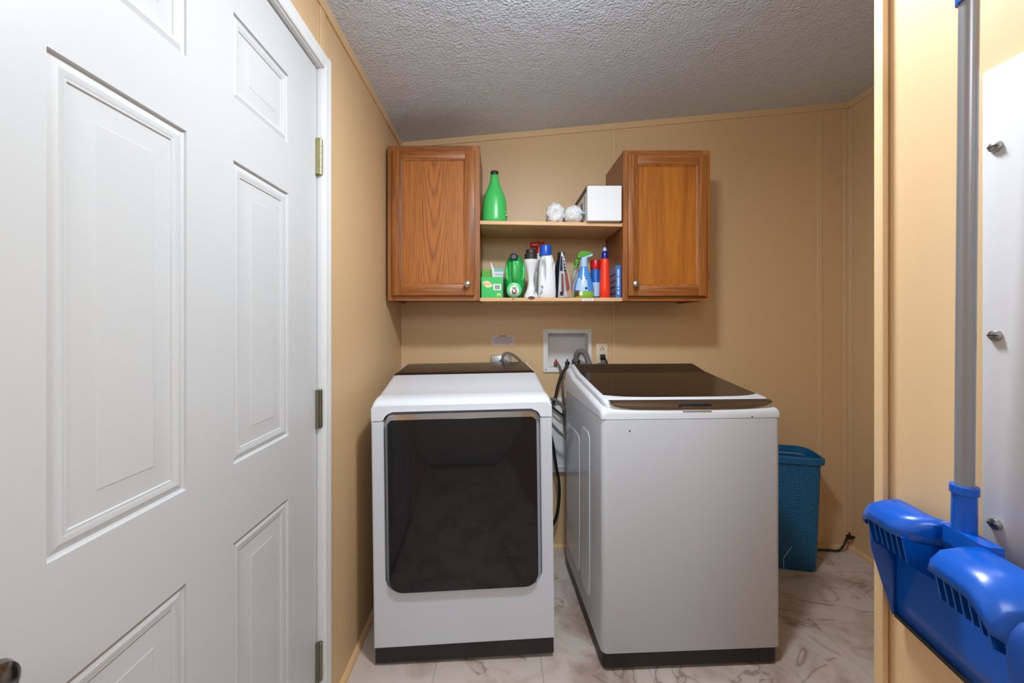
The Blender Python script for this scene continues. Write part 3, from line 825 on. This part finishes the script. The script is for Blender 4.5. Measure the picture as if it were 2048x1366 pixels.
b = B(); lathe(b, [(.0335, .222), (.0345, .224), (.034, .232), (.0305, .236), (.0295, .27), (.027, .276), (.002, .277)], (xc-.006, yq, ZS), n=36); obj('cap', b, 'cap_blue', t)
b = B()
for i in range(12):
    x = xc-.040+rnd.uniform(0, .016); z = ZS+rnd.uniform(.02, .06); box(b, x, x+.003, yq-.0405, yq-.037, z, z+.004, mi=0)
obj('print', b, 'box_blue', t)
# dark bottle and pouch
yq = 2.19; xc = at(1122, yq)
t = thing('dark_bottle', 'dark navy bottle with black cap standing behind the foil pouch', 'bottle', (xc, yq, ZS))
b = B(); lathe(b, [(.040, 0), (.042, .01), (.041, .10), (.036, .16), (.028, .20), (.019, .225), (.018, .23)], (xc, yq, ZS), n=28); obj('body', b, 'dark_navy', t, 60)
b = B(); lathe(b, [(.019, .23), (.0195, .232), (.018, .258), (.002, .26)], (xc, yq, ZS), n=24); obj('cap', b, 'card_black', t)
yq = 2.065
t = thing('refill_pouch', 'crinkled foil pouch with white lettering and brown picture, edge-on left of the blue sprayer', 'pouch', (at(1131, yq), yq, ZS))
def pouch_pt(s, u, yy):      # s height 0..1, u -1..1
    zz = wz(504+91*(1-s), yq) ; cx = 1124+ (1-s)*7; hw = 1.0 + 14.5*(1-s)**.75
    return (at(cx+u*hw, yq), yy, max(zz, ZS+.0005))
b = B(); rings = []
for i in range(13):
    s = i/12; ring = []
    dep = .028*(1-s)**.6+.001
    for j in range(16):
        a = 2*PI*j/16; p = pouch_pt(s, math.cos(a), yq + dep*math.sin(a)*(1+.25*math.sin(7*a+s*9)))
        ring.append(p)
    rings.append(ring)
loft(b, rings)
for f in b.faces:
    c = f.calc_center_median(); s = (c.z-ZS)/.24; f.material_index = 0
pb = obj('pouch_body', b, 'foil', t, 25)
b = B()
def patch(s0, s1, u0, u1, off=-.0015, mi=0):
    n_ = 6; vs = []
    for i in range(n_+1):
        s = s0+(s1-s0)*i/n_; row = []
        for j in range(4):
            u = u0+(u1-u0)*j/3; dep = .028*(1-s)**.6+.001
            yy = yq - dep*math.sqrt(max(0, 1-u*u))*1.28+off
            row.append(b.verts.new(pouch_pt(s, u, yy)))
        vs.append(row)
    for a, c in zip(vs[:-1], vs[1:]):
        for j in range(3): b.faces.new((a[j], a[j+1], c[j+1], c[j])).material_index = mi
patch(.12, .52, -.62, -.30, mi=0); patch(.16, .54, .05, .62, mi=1); patch(.03, .17, .35, .78, mi=2); patch(.58, .90, -.9, -.35, mi=3); patch(.04, .12, -.8, -.4, mi=3)
for i in range(5): patch(.56+.07*i, .60+.07*i, -.05+.05*i, .55-.03*i, mi=3); 
obj('print', b, ['brown', 'rust', 'tan_print', 'dark_navy'], t, 30)
# fabric sprayer
yq = 2.085; xc = at(1168, yq)
t = thing('fabric_sprayer', 'light blue spray bottle with green trigger and green bottom band', 'spray bottle', (xc, yq, ZS))
pf = [(.044, 0), (.050, .004), (.0525, .018), (.052, .034), (.0495, .055), (.044, .082), (.036, .110), (.027, .135), (.0205, .155), (.018, .17), (.0175, .195)]
b = B(); lathe(b, pf[3:], (xc, yq, ZS), sy=.7, n=36); obj('body', b, 'spray_blue', t, 60)
b = B(); lathe(b, pf[:4], (xc, yq, ZS), sy=.7, n=36); obj('bottom_band', b, 'band_green', t, 60)
b = B(); 
rings = [[(xc+ (.0185+(.0)*i)*math.cos(2*PI*j/20)+dx, yq+.015*math.sin(2*PI*j/20), z) for j in range(20)] for i, (z, dx) in enumerate(((ZS+.165, 0), (ZS+.2, 0), (ZS+.214, .004)))]
loft(b, rings); prism(b, [(xc-.016, ZS+.205), (xc+.040, ZS+.220), (xc+.044, ZS+.230), (xc+.035, ZS+.232), (xc-.016, ZS+.222)], 'y', yq-.012, yq+.012)
obj('neck', b, 'pale_blue', t, 50)
b = B(); prism(b, [(xc-.036, ZS+.205), (xc-.018, ZS+.212), (xc+.036, ZS+.230), (xc+.040, ZS+.236), (xc+.022, ZS+.245), (xc-.015, ZS+.246), (xc-.034, ZS+.232)], 'y', yq-.015, yq+.015)
bmesh.ops.bevel(b, geom=list(b.edges), offset=.003, segments=2, affect='EDGES')
tube(b, [(xc-.028, yq, ZS+.215), (xc-.034, yq, ZS+.19), (xc-.045, yq, ZS+.16), (xc-.048, yq, ZS+.15)], .0055, n=8)
obj('trigger', b, 'spray_green', t, 50)
def on_body(u, z, off=.0012):       # point on the front of the sprayer body
    for (r0, z0), (r1, z1) in zip(pf[:-1], pf[1:]):
        if z0 <= z <= z1: r = r0+(r1-r0)*(z-z0)/(z1-z0); break
    x = u*r; return (xc+x, yq-.7*r*math.sqrt(max(0, 1-u*u))-off, ZS+z)
def bpatch(b, u0, u1, z0, z1, off=.0012, mi=0, n=6):
    vs = [[b.verts.new(on_body(u0+(u1-u0)*j/n, z0+(z1-z0)*i/n, off)) for j in range(n+1)] for i in range(n+1)]
    for a, c in zip(vs[:-1], vs[1:]):
        for j in range(n): b.faces.new((a[j], a[j+1], c[j+1], c[j])).material_index = mi
b = B(); bpatch(b, -.93, .25, .036, .105, mi=0); bpatch(b, -.62, .30, .098, .103, .0018, 1); bpatch(b, -.95, -.62, .010, .040, .0018, 2); bpatch(b, -.55, -.3, .012, .034, .0018, 3)
bpatch(b, -.35, .0, .090, .110, .0024, 3); bpatch(b, -.05, .2, .045, .055, .002, 1)
for i in range(3): bpatch(b, -.5+.03*i, .05, .062+.008*i, .065+.008*i, .002, 3)
obj('label', b, ['pale_blue', 'dark_navy', 'brown', 'card_white'], t, 60)
# clear bottle behind it
yq2 = 2.20; xk = at(1153, yq2)
t = thing('clear_bottle', 'slim clear bottle with green top half hidden behind the light blue sprayer', 'bottle', (xk, yq2, ZS))
b = B(); lathe(b, [(.024, 0), (.026, .01), (.025, .12), (.015, .17), (.012, .19)], (xk, yq2, ZS), n=20); obj('body', b, 'clear_wrap', t, 60)
b = B(); lathe(b, [(.014, .188), (.015, .20), (.012, .222), (.002, .224)], (xk, yq2, ZS), n=20); obj('cap', b, 'spray_green', t)
# red cap blue bottle
yq = 2.125; xc = at(1191, yq)
t = thing('blue_bottle', 'blue bottle with red cap between the sprayer and the orange bottle', 'bottle', (xc, yq, ZS))
b = B(); lathe(b, [(.028, 0), (.030, .004), (.0305, .05), (.029, .10), (.027, .145), (.026, .155), (.02, .156)], (xc, yq, ZS), n=30); bb = obj('body', b, 'blue_can', t, 60)
b = B(); lathe(b, [(.0275, .155), (.0285, .158), (.028, .196), (.025, .205), (.002, .207)], (xc, yq, ZS), n=30); obj('cap', b, 'red', t)
b = B(); vs = [[(xc+r*math.sin(a), yq-r*math.cos(a), ZS+z) for a in [(-.9+1.8*j/8) for j in range(9)]] for r, z in ((.0310, .012), (.0314, .06), (.0306, .085))]
loft(b, vs, cap=False, closed=False); obj('label', b, 'pale_blue', t, 60)
# orange bottle
yq = 2.065; xc = at(1209.5, yq)
t = thing('orange_bottle', 'slim orange-red bottle with navy pointed cap near the right cabinet', 'bottle', (xc, yq, ZS))
b = B(); lathe(b, [(.025, 0), (.0275, .003), (.027, .05), (.0245, .12), (.022, .18), (.021, .198), (.018, .203), (.014, .204)], (xc, yq, ZS), n=30); obj('body', b, 'orange_red', t, 60)
b = B(); lathe(b, [(.0165, .203), (.0165, .225), (.013, .238), (.010, .245)], (xc, yq, ZS), n=26); obj('cap', b, 'navy', t, 60)
b = B(); lathe(b, [(.0105, .243), (.010, .252), (.006, .262), (.001, .264)], (xc, yq, ZS), n=20); obj('nozzle_tip', b, 'pale_blue', t, 60)
# blue box
yq = 2.055; xa, xb = at(1232.5, yq), at(1241.5, yq)
t = thing('blue_box', 'narrow blue box with white upright lettering against the right cabinet', 'box', ((xa+xb)/2, yq, ZS))
zt = wz(531, yq)
b = B(); prism(b, [(xa, yq), (xb, yq), (xb+.004, yq+.15), (xa+.004, yq+.15)], 'z', ZS, zt)
obj('carton_body', b, 'box_blue', t)
b = B(); prism(b, [(xa-.0008, yq+.001), (xa, yq), (xa+.0025, yq+.15), (xa+.0015, yq+.15)], 'z', ZS+.002, zt-.002)
sp = obj('printed_side', b, 'violet_grey', t)
b = B()
for i in range(4): box(b, xa-.0018, xa, yq+.008, yq+.13, ZS+.025+i*.033, ZS+.029+i*.033)
obj('printed_rule', b, 'dark_navy', sp)
b = B(); zz = ZS+.018
rnd = random.Random(5)
while zz < zt-.02:
    h = rnd.choice((.003, .004, .005)); 
    if rnd.random() > .12: box(b, (xa+xb)/2-.005, (xa+xb)/2+.004, yq-.0006, yq, zz, zz+h)
    zz += h+.0018
obj('lettering', b, 'card_white', t)

# ------------------------------------------------------------------ back wall fittings
YW = YB-.0005
b = bx(at(984, YW), at(1028.5, YW), YW-.001, YW, wz(691, YW), wz(671, YW), mi=0)
for i in range(7):
    z = wz(674.5+i*2.3, YW); box(b, at(987+(3 if i == 0 else i % 2), YW), at(1025-(4 if i == 6 else 0)-i % 3, YW), YW-.0014, YW-.001, z, z+.0022, mi=1)
box(b, at(998, YW), at(1013, YW), YW-.0016, YW-.001, wz(672.8, YW), wz(671.2, YW), mi=2)
s = obj('warning_label', b, ['sticker', 'print_grey', 'rust']); recenter(s, (at(1006, YW), YW, wz(681, YW))); tag(s, 'small pinkish paper notice stuck on the wall above the dryer', 'label')
# dryer receptacle
xa, xb = at(982.5, 2.315), at(1022.5, 2.315); zt = wz(711.5, 2.315)
t = thing('dryer_outlet', 'grey metal outlet box on the wall behind the dryer', 'outlet', ((xa+xb)/2, YW, zt-.06))
b = bx(xa, xb, 2.315, YW, zt-.115, zt, bev=.003); obj('outlet_box', b, 'steel', t)
for q in (.045, .084): obj('screw', lathe(B(), [(.001, -.002), (.004, -.002), (.005, .001)], (xa+q, 2.315, zt-.035), axis='y', n=12), 'zinc_screw', t)
yc = 2.30
b = B(); xp = at(1005, yc)
lathe(b, [(.026, .0), (.028, -.006), (.026, -.022), (.012, -.028), (.001, -.028)], (xp+.004, 2.3155, zt-.045), axis='y', n=24)
pts = [(xp+.004, 2.285, zt-.045), (xp, 2.275, zt-.02), (xp+.004, 2.277, zt+.006), (xp+.022, 2.285, zt+.018), (xp+.055, 2.29, zt+.010), (xp+.09, 2.295, zt-.016), (xp+.115, 2.30, zt-.05), (xp+.15, 2.30, zt-.15), (xp+.16, 2.30, zt-.35)]
tube(b, pts, .0075, n=12)
c = obj('thick_cable', b, 'cord_grey'); recenter(c, (xp, 2.30, zt)); tag(c, 'thick grey power cord arching over the dryer back to the metal outlet', 'cord')
# washer supply box
x0, x1, z0, z1 = at(1086, YW), at(1183, YW), wz(744.5, YW), wz(658, YW)
t = thing('washer_outlet_box', 'white recessed plumbing box in the wall between the two machines', 'outlet box', ((x0+x1)/2, YW, z0))
b = B(); ro = rrect(x0, x1, z0, z1, .008, 4); rh = [(x, z) for x, z in rrect(hx0+.004, hx1-.004, hz0+.004, hz1-.004, .008, 4)]
loft(b, [[(x, YW, z) for x, z in ro], [(x, YW-.008, z) for x, z in ro], [(x, YW-.010, z) for x, z in rrect(x0+.003, x1-.003, z0+.003, z1-.003, .007, 4)], [(x, YW-.008, z) for x, z in rh], [(x, YB+.085, z) for x, z in rh]], cap=False)
b.faces.new([b.verts.new((x, YB+.085, z)) for x, z in rh])
obj('box_frame', b, 'box_white', t, 30)
for px, py in ((1091, 739), (1091, 662), (1178, 662)): obj('screw', lathe(B(), [(.001, -.003), (.003, -.003), (.004, 0)], (at(px, YW), YW-.010, wz(py, YW)), axis='y', n=12), 'zinc_screw', t)
YV = YB+.03
for px, m, nm in ((1111, 'red', 'hot_valve'), (1133, 'navy', 'cold_valve')):
    xv = at(px, YV); zv = hz0+.02
    b = B(); lathe(b, [(.010, 0), (.010, .022), (.007, .025), (.007, .034)], (xv, YV, hz0+.004), n=16); lathe(b, [(.008, -.03), (.008, 0)], (xv, YV, zv), axis='y', n=14)
    v = obj(nm, b, 'knob_metal', t)
    b = bx(xv-.014, xv+.014, YV-.036, YV-.022, zv+.004, zv+.018, bev=.004); box(b, xv-.005, xv+.005, YV-.036, YV-.022, zv+.012, zv+.032, bev=.003); obj('valve_handle', b, m, v)
def cable(name, pts, r, m, label, cat, n=10, **k):
    b = B(); tube(b, pts, r, n=n, **k); o = obj(name, b, m, None, 60); recenter(o, pts[0]); tag(o, label, cat); return o
def P(px, py, y): return (at(px, y), y, wz(py, y))
cable('supply_hose', [P(1111, 729, 2.352), P(1116, 728, 2.335), P(1122, 742, 2.33), P(1125, 765, 2.32), P(1127, 800, 2.31), P(1128, 840, 2.30), P(1132, 862, 2.29), P(1140, 875, 2.27), P(1152, 885, 2.26)], .0072, 'cord_grey', 'grey supply hose dropping from the red valve between the machines', 'hose')
cable('supply_hose', [P(1133, 727, 2.352), P(1137, 726, 2.32), P(1132, 735, 2.30), P(1122, 752, 2.29), P(1115, 775, 2.28), P(1110, 797, 2.27), P(1100, 815, 2.26), P(1085, 830, 2.26)], .0088, 'cord_black', 'black supply hose curving down from the cold valve behind the dryer', 'hose')
cable('hose', [P(1090, 800, 2.25), P(1105, 798, 2.25), P(1118, 805, 2.25), P(1130, 822, 2.25), P(1134, 850, 2.255), P(1133, 870, 2.25), P(1138, 880, 2.25)], .0095, 'cord_grey', 'grey hose looping out from the dryer back at half height', 'hose')
cable('cord', [P(1088, 812, 2.275), P(1105, 815, 2.275), P(1122, 828, 2.275), P(1136, 836, 2.28), P(1150, 840, 2.28)], .0055, 'cord_black', 'thin dark cable crossing between dryer and washer under the grey loop', 'cord')
cable('hose', [P(1092, 835, 2.20), P(1106, 851, 2.20), P(1120, 866, 2.20), P(1136, 876, 2.20), P(1152, 876, 2.20)], .0085, 'cord_grey', 'dark grey hose sagging lowest between the machines', 'hose')
cable('cord', [P(1099, 860, 2.27), P(1106, 890, 2.27), P(1112, 930, 2.27), P(1118, 965, 2.27), P(1118, 1000, 2.27), P(1112, 1035, 2.27), P(1100, 1060, 2.27)], .0085, 'cord_black', 'black cord hanging down beside the dryer towards the floor', 'cord')
# corrugated drain hose
b = B(); tube(b, [P(1152, 745, 2.375), P(1152, 720, 2.375), P(1154, 708, 2.36), P(1160, 703, 2.345), P(1169, 706, 2.33), P(1175, 718, 2.315), P(1180, 735, 2.30), P(1184, 760, 2.28)], .0165, n=16, k=7, ribs=.0010)
o = obj('drain_hose', b, 'hose_grey', None, 20); recenter(o, P(1152, 745, 2.375)); tag(o, 'ribbed grey drain hose hooked into the white plumbing box', 'hose')
b = bx(at(1146, 2.37)-.004, at(1160, 2.37), 2.36, 2.40, hz0+.004, hz0+.05, bev=.008); o = obj('drain_opening', b, 'black_plastic', t)
# outlet
x0, x1, z0, z1 = at(1192, YW), at(1215, YW), wz(729, YW), wz(687, YW); xm = (x0+x1)/2
t = thing('wall_outlet', 'ivory duplex wall outlet right of the white plumbing box', 'outlet', (xm, YW, z0))
b = bx(x0, x1, YW-.005, YW, z0, z1, bev=.002); obj('plate', b, 'ivory', t)
b = B(); zh = wz(697, YW)
lathe(b, [(.001, -.001), (.0035, -.001), (.0035, .002)], (xm+.001, YW-.0062, zh+.004+.004), axis='y', n=12)
for dx in (-.0075, .0075): box(b, xm+dx-.002, xm+dx+.002, YW-.007, YW-.004, zh-.009, zh-.001)
rc = B(); prism(rc, rrect(xm-.017, xm+.017, zh-.016, zh+.018, .012), 'y', YW-.0065, YW-.004); s = obj('socket', rc, 'ivory', t); obj('socket_slot', b, 'slot', s)
b = bx(xm-.013, xm+.014, YW-.035, YW-.0055, wz(719, YW), wz(708, YW), bev=.005); tube(b, [(xm+.006, YW-.02, wz(712, YW)), (xm+.018, YW-.03, wz(720, YW)), (xm+.024, YW-.035, wz(729, YW)), (xm+.024, YW-.05, wz(750, YW))], .0045)
o = obj('power_plug', b, 'cord_black'); recenter(o, (xm, YW, wz(714, YW))); tag(o, 'black power plug and cord in the ivory wall outlet', 'plug')
b = bx(xm-.009, xm+.013, YW-.033, YW-.010, wz(727.5, YW), wz(719.5, YW), bev=.003); tube(b, [(xm-.002, YW-.03, wz(725, YW)), (xm-.02, YW-.03, wz(725.5, YW)), (xm-.033, YW-.03, wz(725, YW))], .003)
o = obj('adapter_plug', b, 'cord_grey'); recenter(o, (xm, YW, wz(723, YW))); tag(o, 'grey adapter under the black plug at the ivory outlet', 'plug')
# low white access panel
b = bx(.13, .47, YW-.028, YW, wz(945, YW-.028), wz(811, YW-.028), bev=.004); box(b, .13, .47, YW-.024, YW, wz(809, YW-.024), wz(796, YW-.024), bev=.003)
box(b, .13, .47, YW-.031, YW-.026, wz(935, YW-.03), wz(932.5, YW-.03))
o = obj('access_panel', b, 'box_white'); recenter(o, (.3, YW, .444)); tag(o, 'white plastic access panel low on the wall between the machines', 'panel')

# ------------------------------------------------------------------ laundry hamper
ha = thing('laundry_hamper', 'tall blue-green woven plastic laundry hamper beside the washer', 'hamper', (1.528, 2.222, 0), (0, 0, -math.radians(13)))
O = dict(parent=ha, local=True)
def dshape(hw, hd, n=8):      # straight front, bowed back, round corners
    pts = rrect(-hw, hw, -hd, hd, (.035, .035, .07, .07), n)
    return pts
b = B(); HT = .612
outl = [(z, .182+.018*z/HT, .078+.010*z/HT) for z in (.0, .012, .1, .3, .5, HT-.03)]
rings = [[(x, y, z) for x, y in dshape(hw-(.008 if z == 0 else 0), hd-(.008 if z == 0 else 0))] for z, hw, hd in outl]
inn = [[(x, y, z) for x, y in dshape(hw-.003, hd-.003)] for z, hw, hd in outl[:0:-1]]
loft(b, rings + inn); obj('basket', b, 'weave', ang=50, **O)
b = B(); hw, hd = .204, .0905
def rim(z, g): return [(x, y, z + .012*max(0, y)/hd) for x, y in dshape(hw+g, hd+g)]
loft(b, [rim(HT-.036, -.004), rim(HT-.034, .007), rim(HT-.004, .009), rim(HT, .006), rim(HT+.001, -.004), rim(HT-.036, -.007)], cap=False)
vs = list(b.verts)
obj('rim', b, 'hamper', ang=40, **O)
# small plastic loop leaning in front of the hamper
cable('plastic_strip', [(at(1558, 2.04), 2.06, .003), (at(1570, 2.04), 2.05, .004), P(1567, 1120, 2.04), P(1573, 1108, 2.045), P(1583, 1094, 2.05)], .0015, 'pale_blue', 'thin clear plastic strip leaning on the hamper beside the washer', 'strip')
# corner cable
cable('corner_cable', [(1.62, 2.315, .012), (1.78, 2.312, .010), (1.90, 2.308, .010), (1.955, 2.30, .012), (1.985, 2.30, .04), (2.01, 2.31, .07), (2.03, 2.32, .085)], .006, 'cord_black', 'black cable on the floor running into the back right corner', 'cord')
b = bx(2.018, 2.042, 2.30, 2.325, .074, .094, bev=.004); box(b, 2.035, 2.060, 2.305, 2.320, .080, .088, bev=.002); box(b, 2.025, 2.031, 2.305, 2.312, .09, .112, bev=.001); 
o = obj('cable_clamp', b, 'cord_black'); recenter(o, (2.06, 2.312, .085)); tag(o, 'small black cable clamp on the wall at the back right corner', 'clamp')

# ------------------------------------------------------------------ electrical panel on the near right wall
XP = .573
t = thing('electrical_panel', 'white metal wall panel with round screws, behind the grey handle', 'panel', (.585, .30, 1.29))
zp = wz(146, XP*F/960); y1 = XP*F/961
b = bx(XP, .5845, .10, y1, .93, zp, bev=.004); obj('panel_cover', b, 'panel_white', t)
for py in (293, 671, 1048):
    y = XP*F/992; b = B()
    lathe(b, [(.0066, 0), (.0066, -.001), (.0058, -.0032), (.0035, -.0046), (.0005, -.005)], (XP, y, wz(py, y)), axis='x', n=18)
    s = obj('screw', b, 'zinc_screw', t)
    b = bx(XP-.0053, XP-.0043, y-.0048, y+.0048, wz(py, y)-.0006, wz(py, y)+.0006); obj('screw_slot', b, 'slot', s)

# ------------------------------------------------------------------ dustpan hanging on the near wall
py_ = math.radians(12)
t = thing('dustpan', 'blue plastic dustpan on long grey handle hanging on the near right wall', 'dustpan', (.556, .474, .91))
E = Vector((math.sin(py_), math.cos(py_), 0)); Wv = Vector((-math.cos(py_), math.sin(py_), 0)); Z = Vector((0, 0, 1))
base = Vector((.556, .474, .905))
def L(u, w, z): return tuple(base + E*u + Wv*w + Z*z)
b = B()
us = [-.112, -.108, -.100, -.085, -.065, -.048, -.040, -.036, -.0335, .0, .022, .025, .031, .045, .065, .085, .098, .105, .108]
def depth(u):
    if -.0335 <= u <= .0225: return .009
    if u < 0:
        w = .066; e = .85 if u < -.11 else 1
        i_ = .55 if u > -.0365 else .9 if u > -.040 else 1
        return w*e*i_
    w = .050; e = {.098: .97, .105: .85, .108: .70}.get(u, 1)
    i_ = .5 if u < .026 else .85 if u < .032 else 1
    return w*e*i_
def topz(u):
    return .176 - (.022*max(0, (abs(u)-.08)/.03)**2)
secs = []
for u in us:
    w = depth(u); T = topz(u); tz = T
    bot = T-.045-(.012 if u < -.08 else 0)
    s = [(0, 0), (.001, .03), (.001, T-.05), (.001, T-.02), (.004, T-.006), (w*.25, T), (w*.55, T-.002), (w*.82, T-.007), (w*.96, T-.018), (w, T-.030)]
    secs.append([L(u, a, c) for a, c in s])
vs = [[b.verts.new(p) for p in s] for s in secs]
for a, c in zip(vs[:-1], vs[1:]):
    for i in range(len(a)-1): b.faces.new((a[i], a[i+1], c[i+1], c[i]))
# end walls
for u, sgn in ((-.112, 1), (.108, -1)):
    T = topz(u); dpt = depth(u); w = dpt
    pl = [(0, 0), (.006, 0), (dpt*.92, T-.065), (dpt, T-.030), (dpt*.96, T-.018), (dpt*.82, T-.007), (dpt*.55, T-.002), (dpt*.25, T), (.004, T-.006), (0, T-.02)]
    q = [b.verts.new(L(u, a, c)) for a, c in pl]; b.faces.new(q)
o = obj('pan', b, 'blue_plastic', t, 60)
md = o.modifiers.new('thickness', 'SOLIDIFY'); md.thickness = .0024; md.offset = 0
# comb teeth under the two lobes
for rng, w in (([.030+.0105*i for i in range(7)], .046), ([-.042-.0095*i for i in range(7)], .062)):
    for u in rng:
        b = B(); T = topz(u)
        pts = [(.003, T-.082), (w*.55, T-.070), (w-.006, T-.060), (w, T-.028), (.003, T-.02)]
        r_ = [[b.verts.new(L(u+du, a, c)) for a, c in pts] for du in (-.0012, .0012)]
        b.faces.new(r_[0]); b.faces.new(r_[1][::-1])
        for i in range(5): b.faces.new((r_[0][i], r_[0][(i+1) % 5], r_[1][(i+1) % 5], r_[1][i]))
        obj('comb_tooth', b, 'blue_plastic', t)
b = B()      # dark rubber edge
r_ = [[L(u, a, c) for a, c in ((-.002, -.003), (.004, -.003), (.003, .002), (-.002, .002))] for u in (-.112, .108)]
loft(b, r_); obj('rubber_lip', b, 'card_black', t)
# socket and bracket
hb, ht = Vector((.548, .470, 1.10)), Vector((.536, .455, 1.685))
def hp(z): return hb + (ht-hb)*((z-hb.z)/(ht.z-hb.z))
b = B()
tube(b, [hp(1.078), hp(1.09), hp(1.128), hp(1.129), hp(1.134), hp(1.138), hp(1.1385)], lambda s: [.0115, .0108, .0106, .0124, .0124, .0122, .0108][min(6, round(s*6))], n=24, raw=True)
pts = [(-.045, .001), (-.045, .016), (-.040, .020), (.008, .020), (.012, .016), (.012, .001)]
for q in (1,):
    rr = [[L(u, w*.9, z) for u, w in pts] for z in (.160, .162, .178, .180)]
    loft(b, rr)
obj('handle_socket', b, 'blue_plastic', t, 50)
b = B(); tube(b, [hp(1.10), hp(1.30), hp(1.5), hp(1.70)], .0083, n=28, raw=True); obj('handle', b, 'tube_grey', t, 60)
b = B(); tube(b, [hp(1.697), hp(1.699), hp(1.73), hp(1.74)], lambda s: .0108, n=24, raw=True)
tube(b, [hp(1.725)+Vector((0, 0, 0)), hp(1.75)+Vector((.008, 0, 0)), hp(1.765)+Vector((.02, 0, 0))], .005); obj('hanging_cap', b, 'blue_plastic', t, 60)
o = obj('wall_hook', tube(B(), [(.5855, hp(1.765).y, 1.757), (.560, hp(1.765).y, 1.757), (.548, hp(1.765).y, 1.765)], .0025), 'nickel'); recenter(o, (.585, hp(1.765).y, 1.757)); tag(o, 'small metal hook on the near right wall holding the dustpan handle', 'hook')
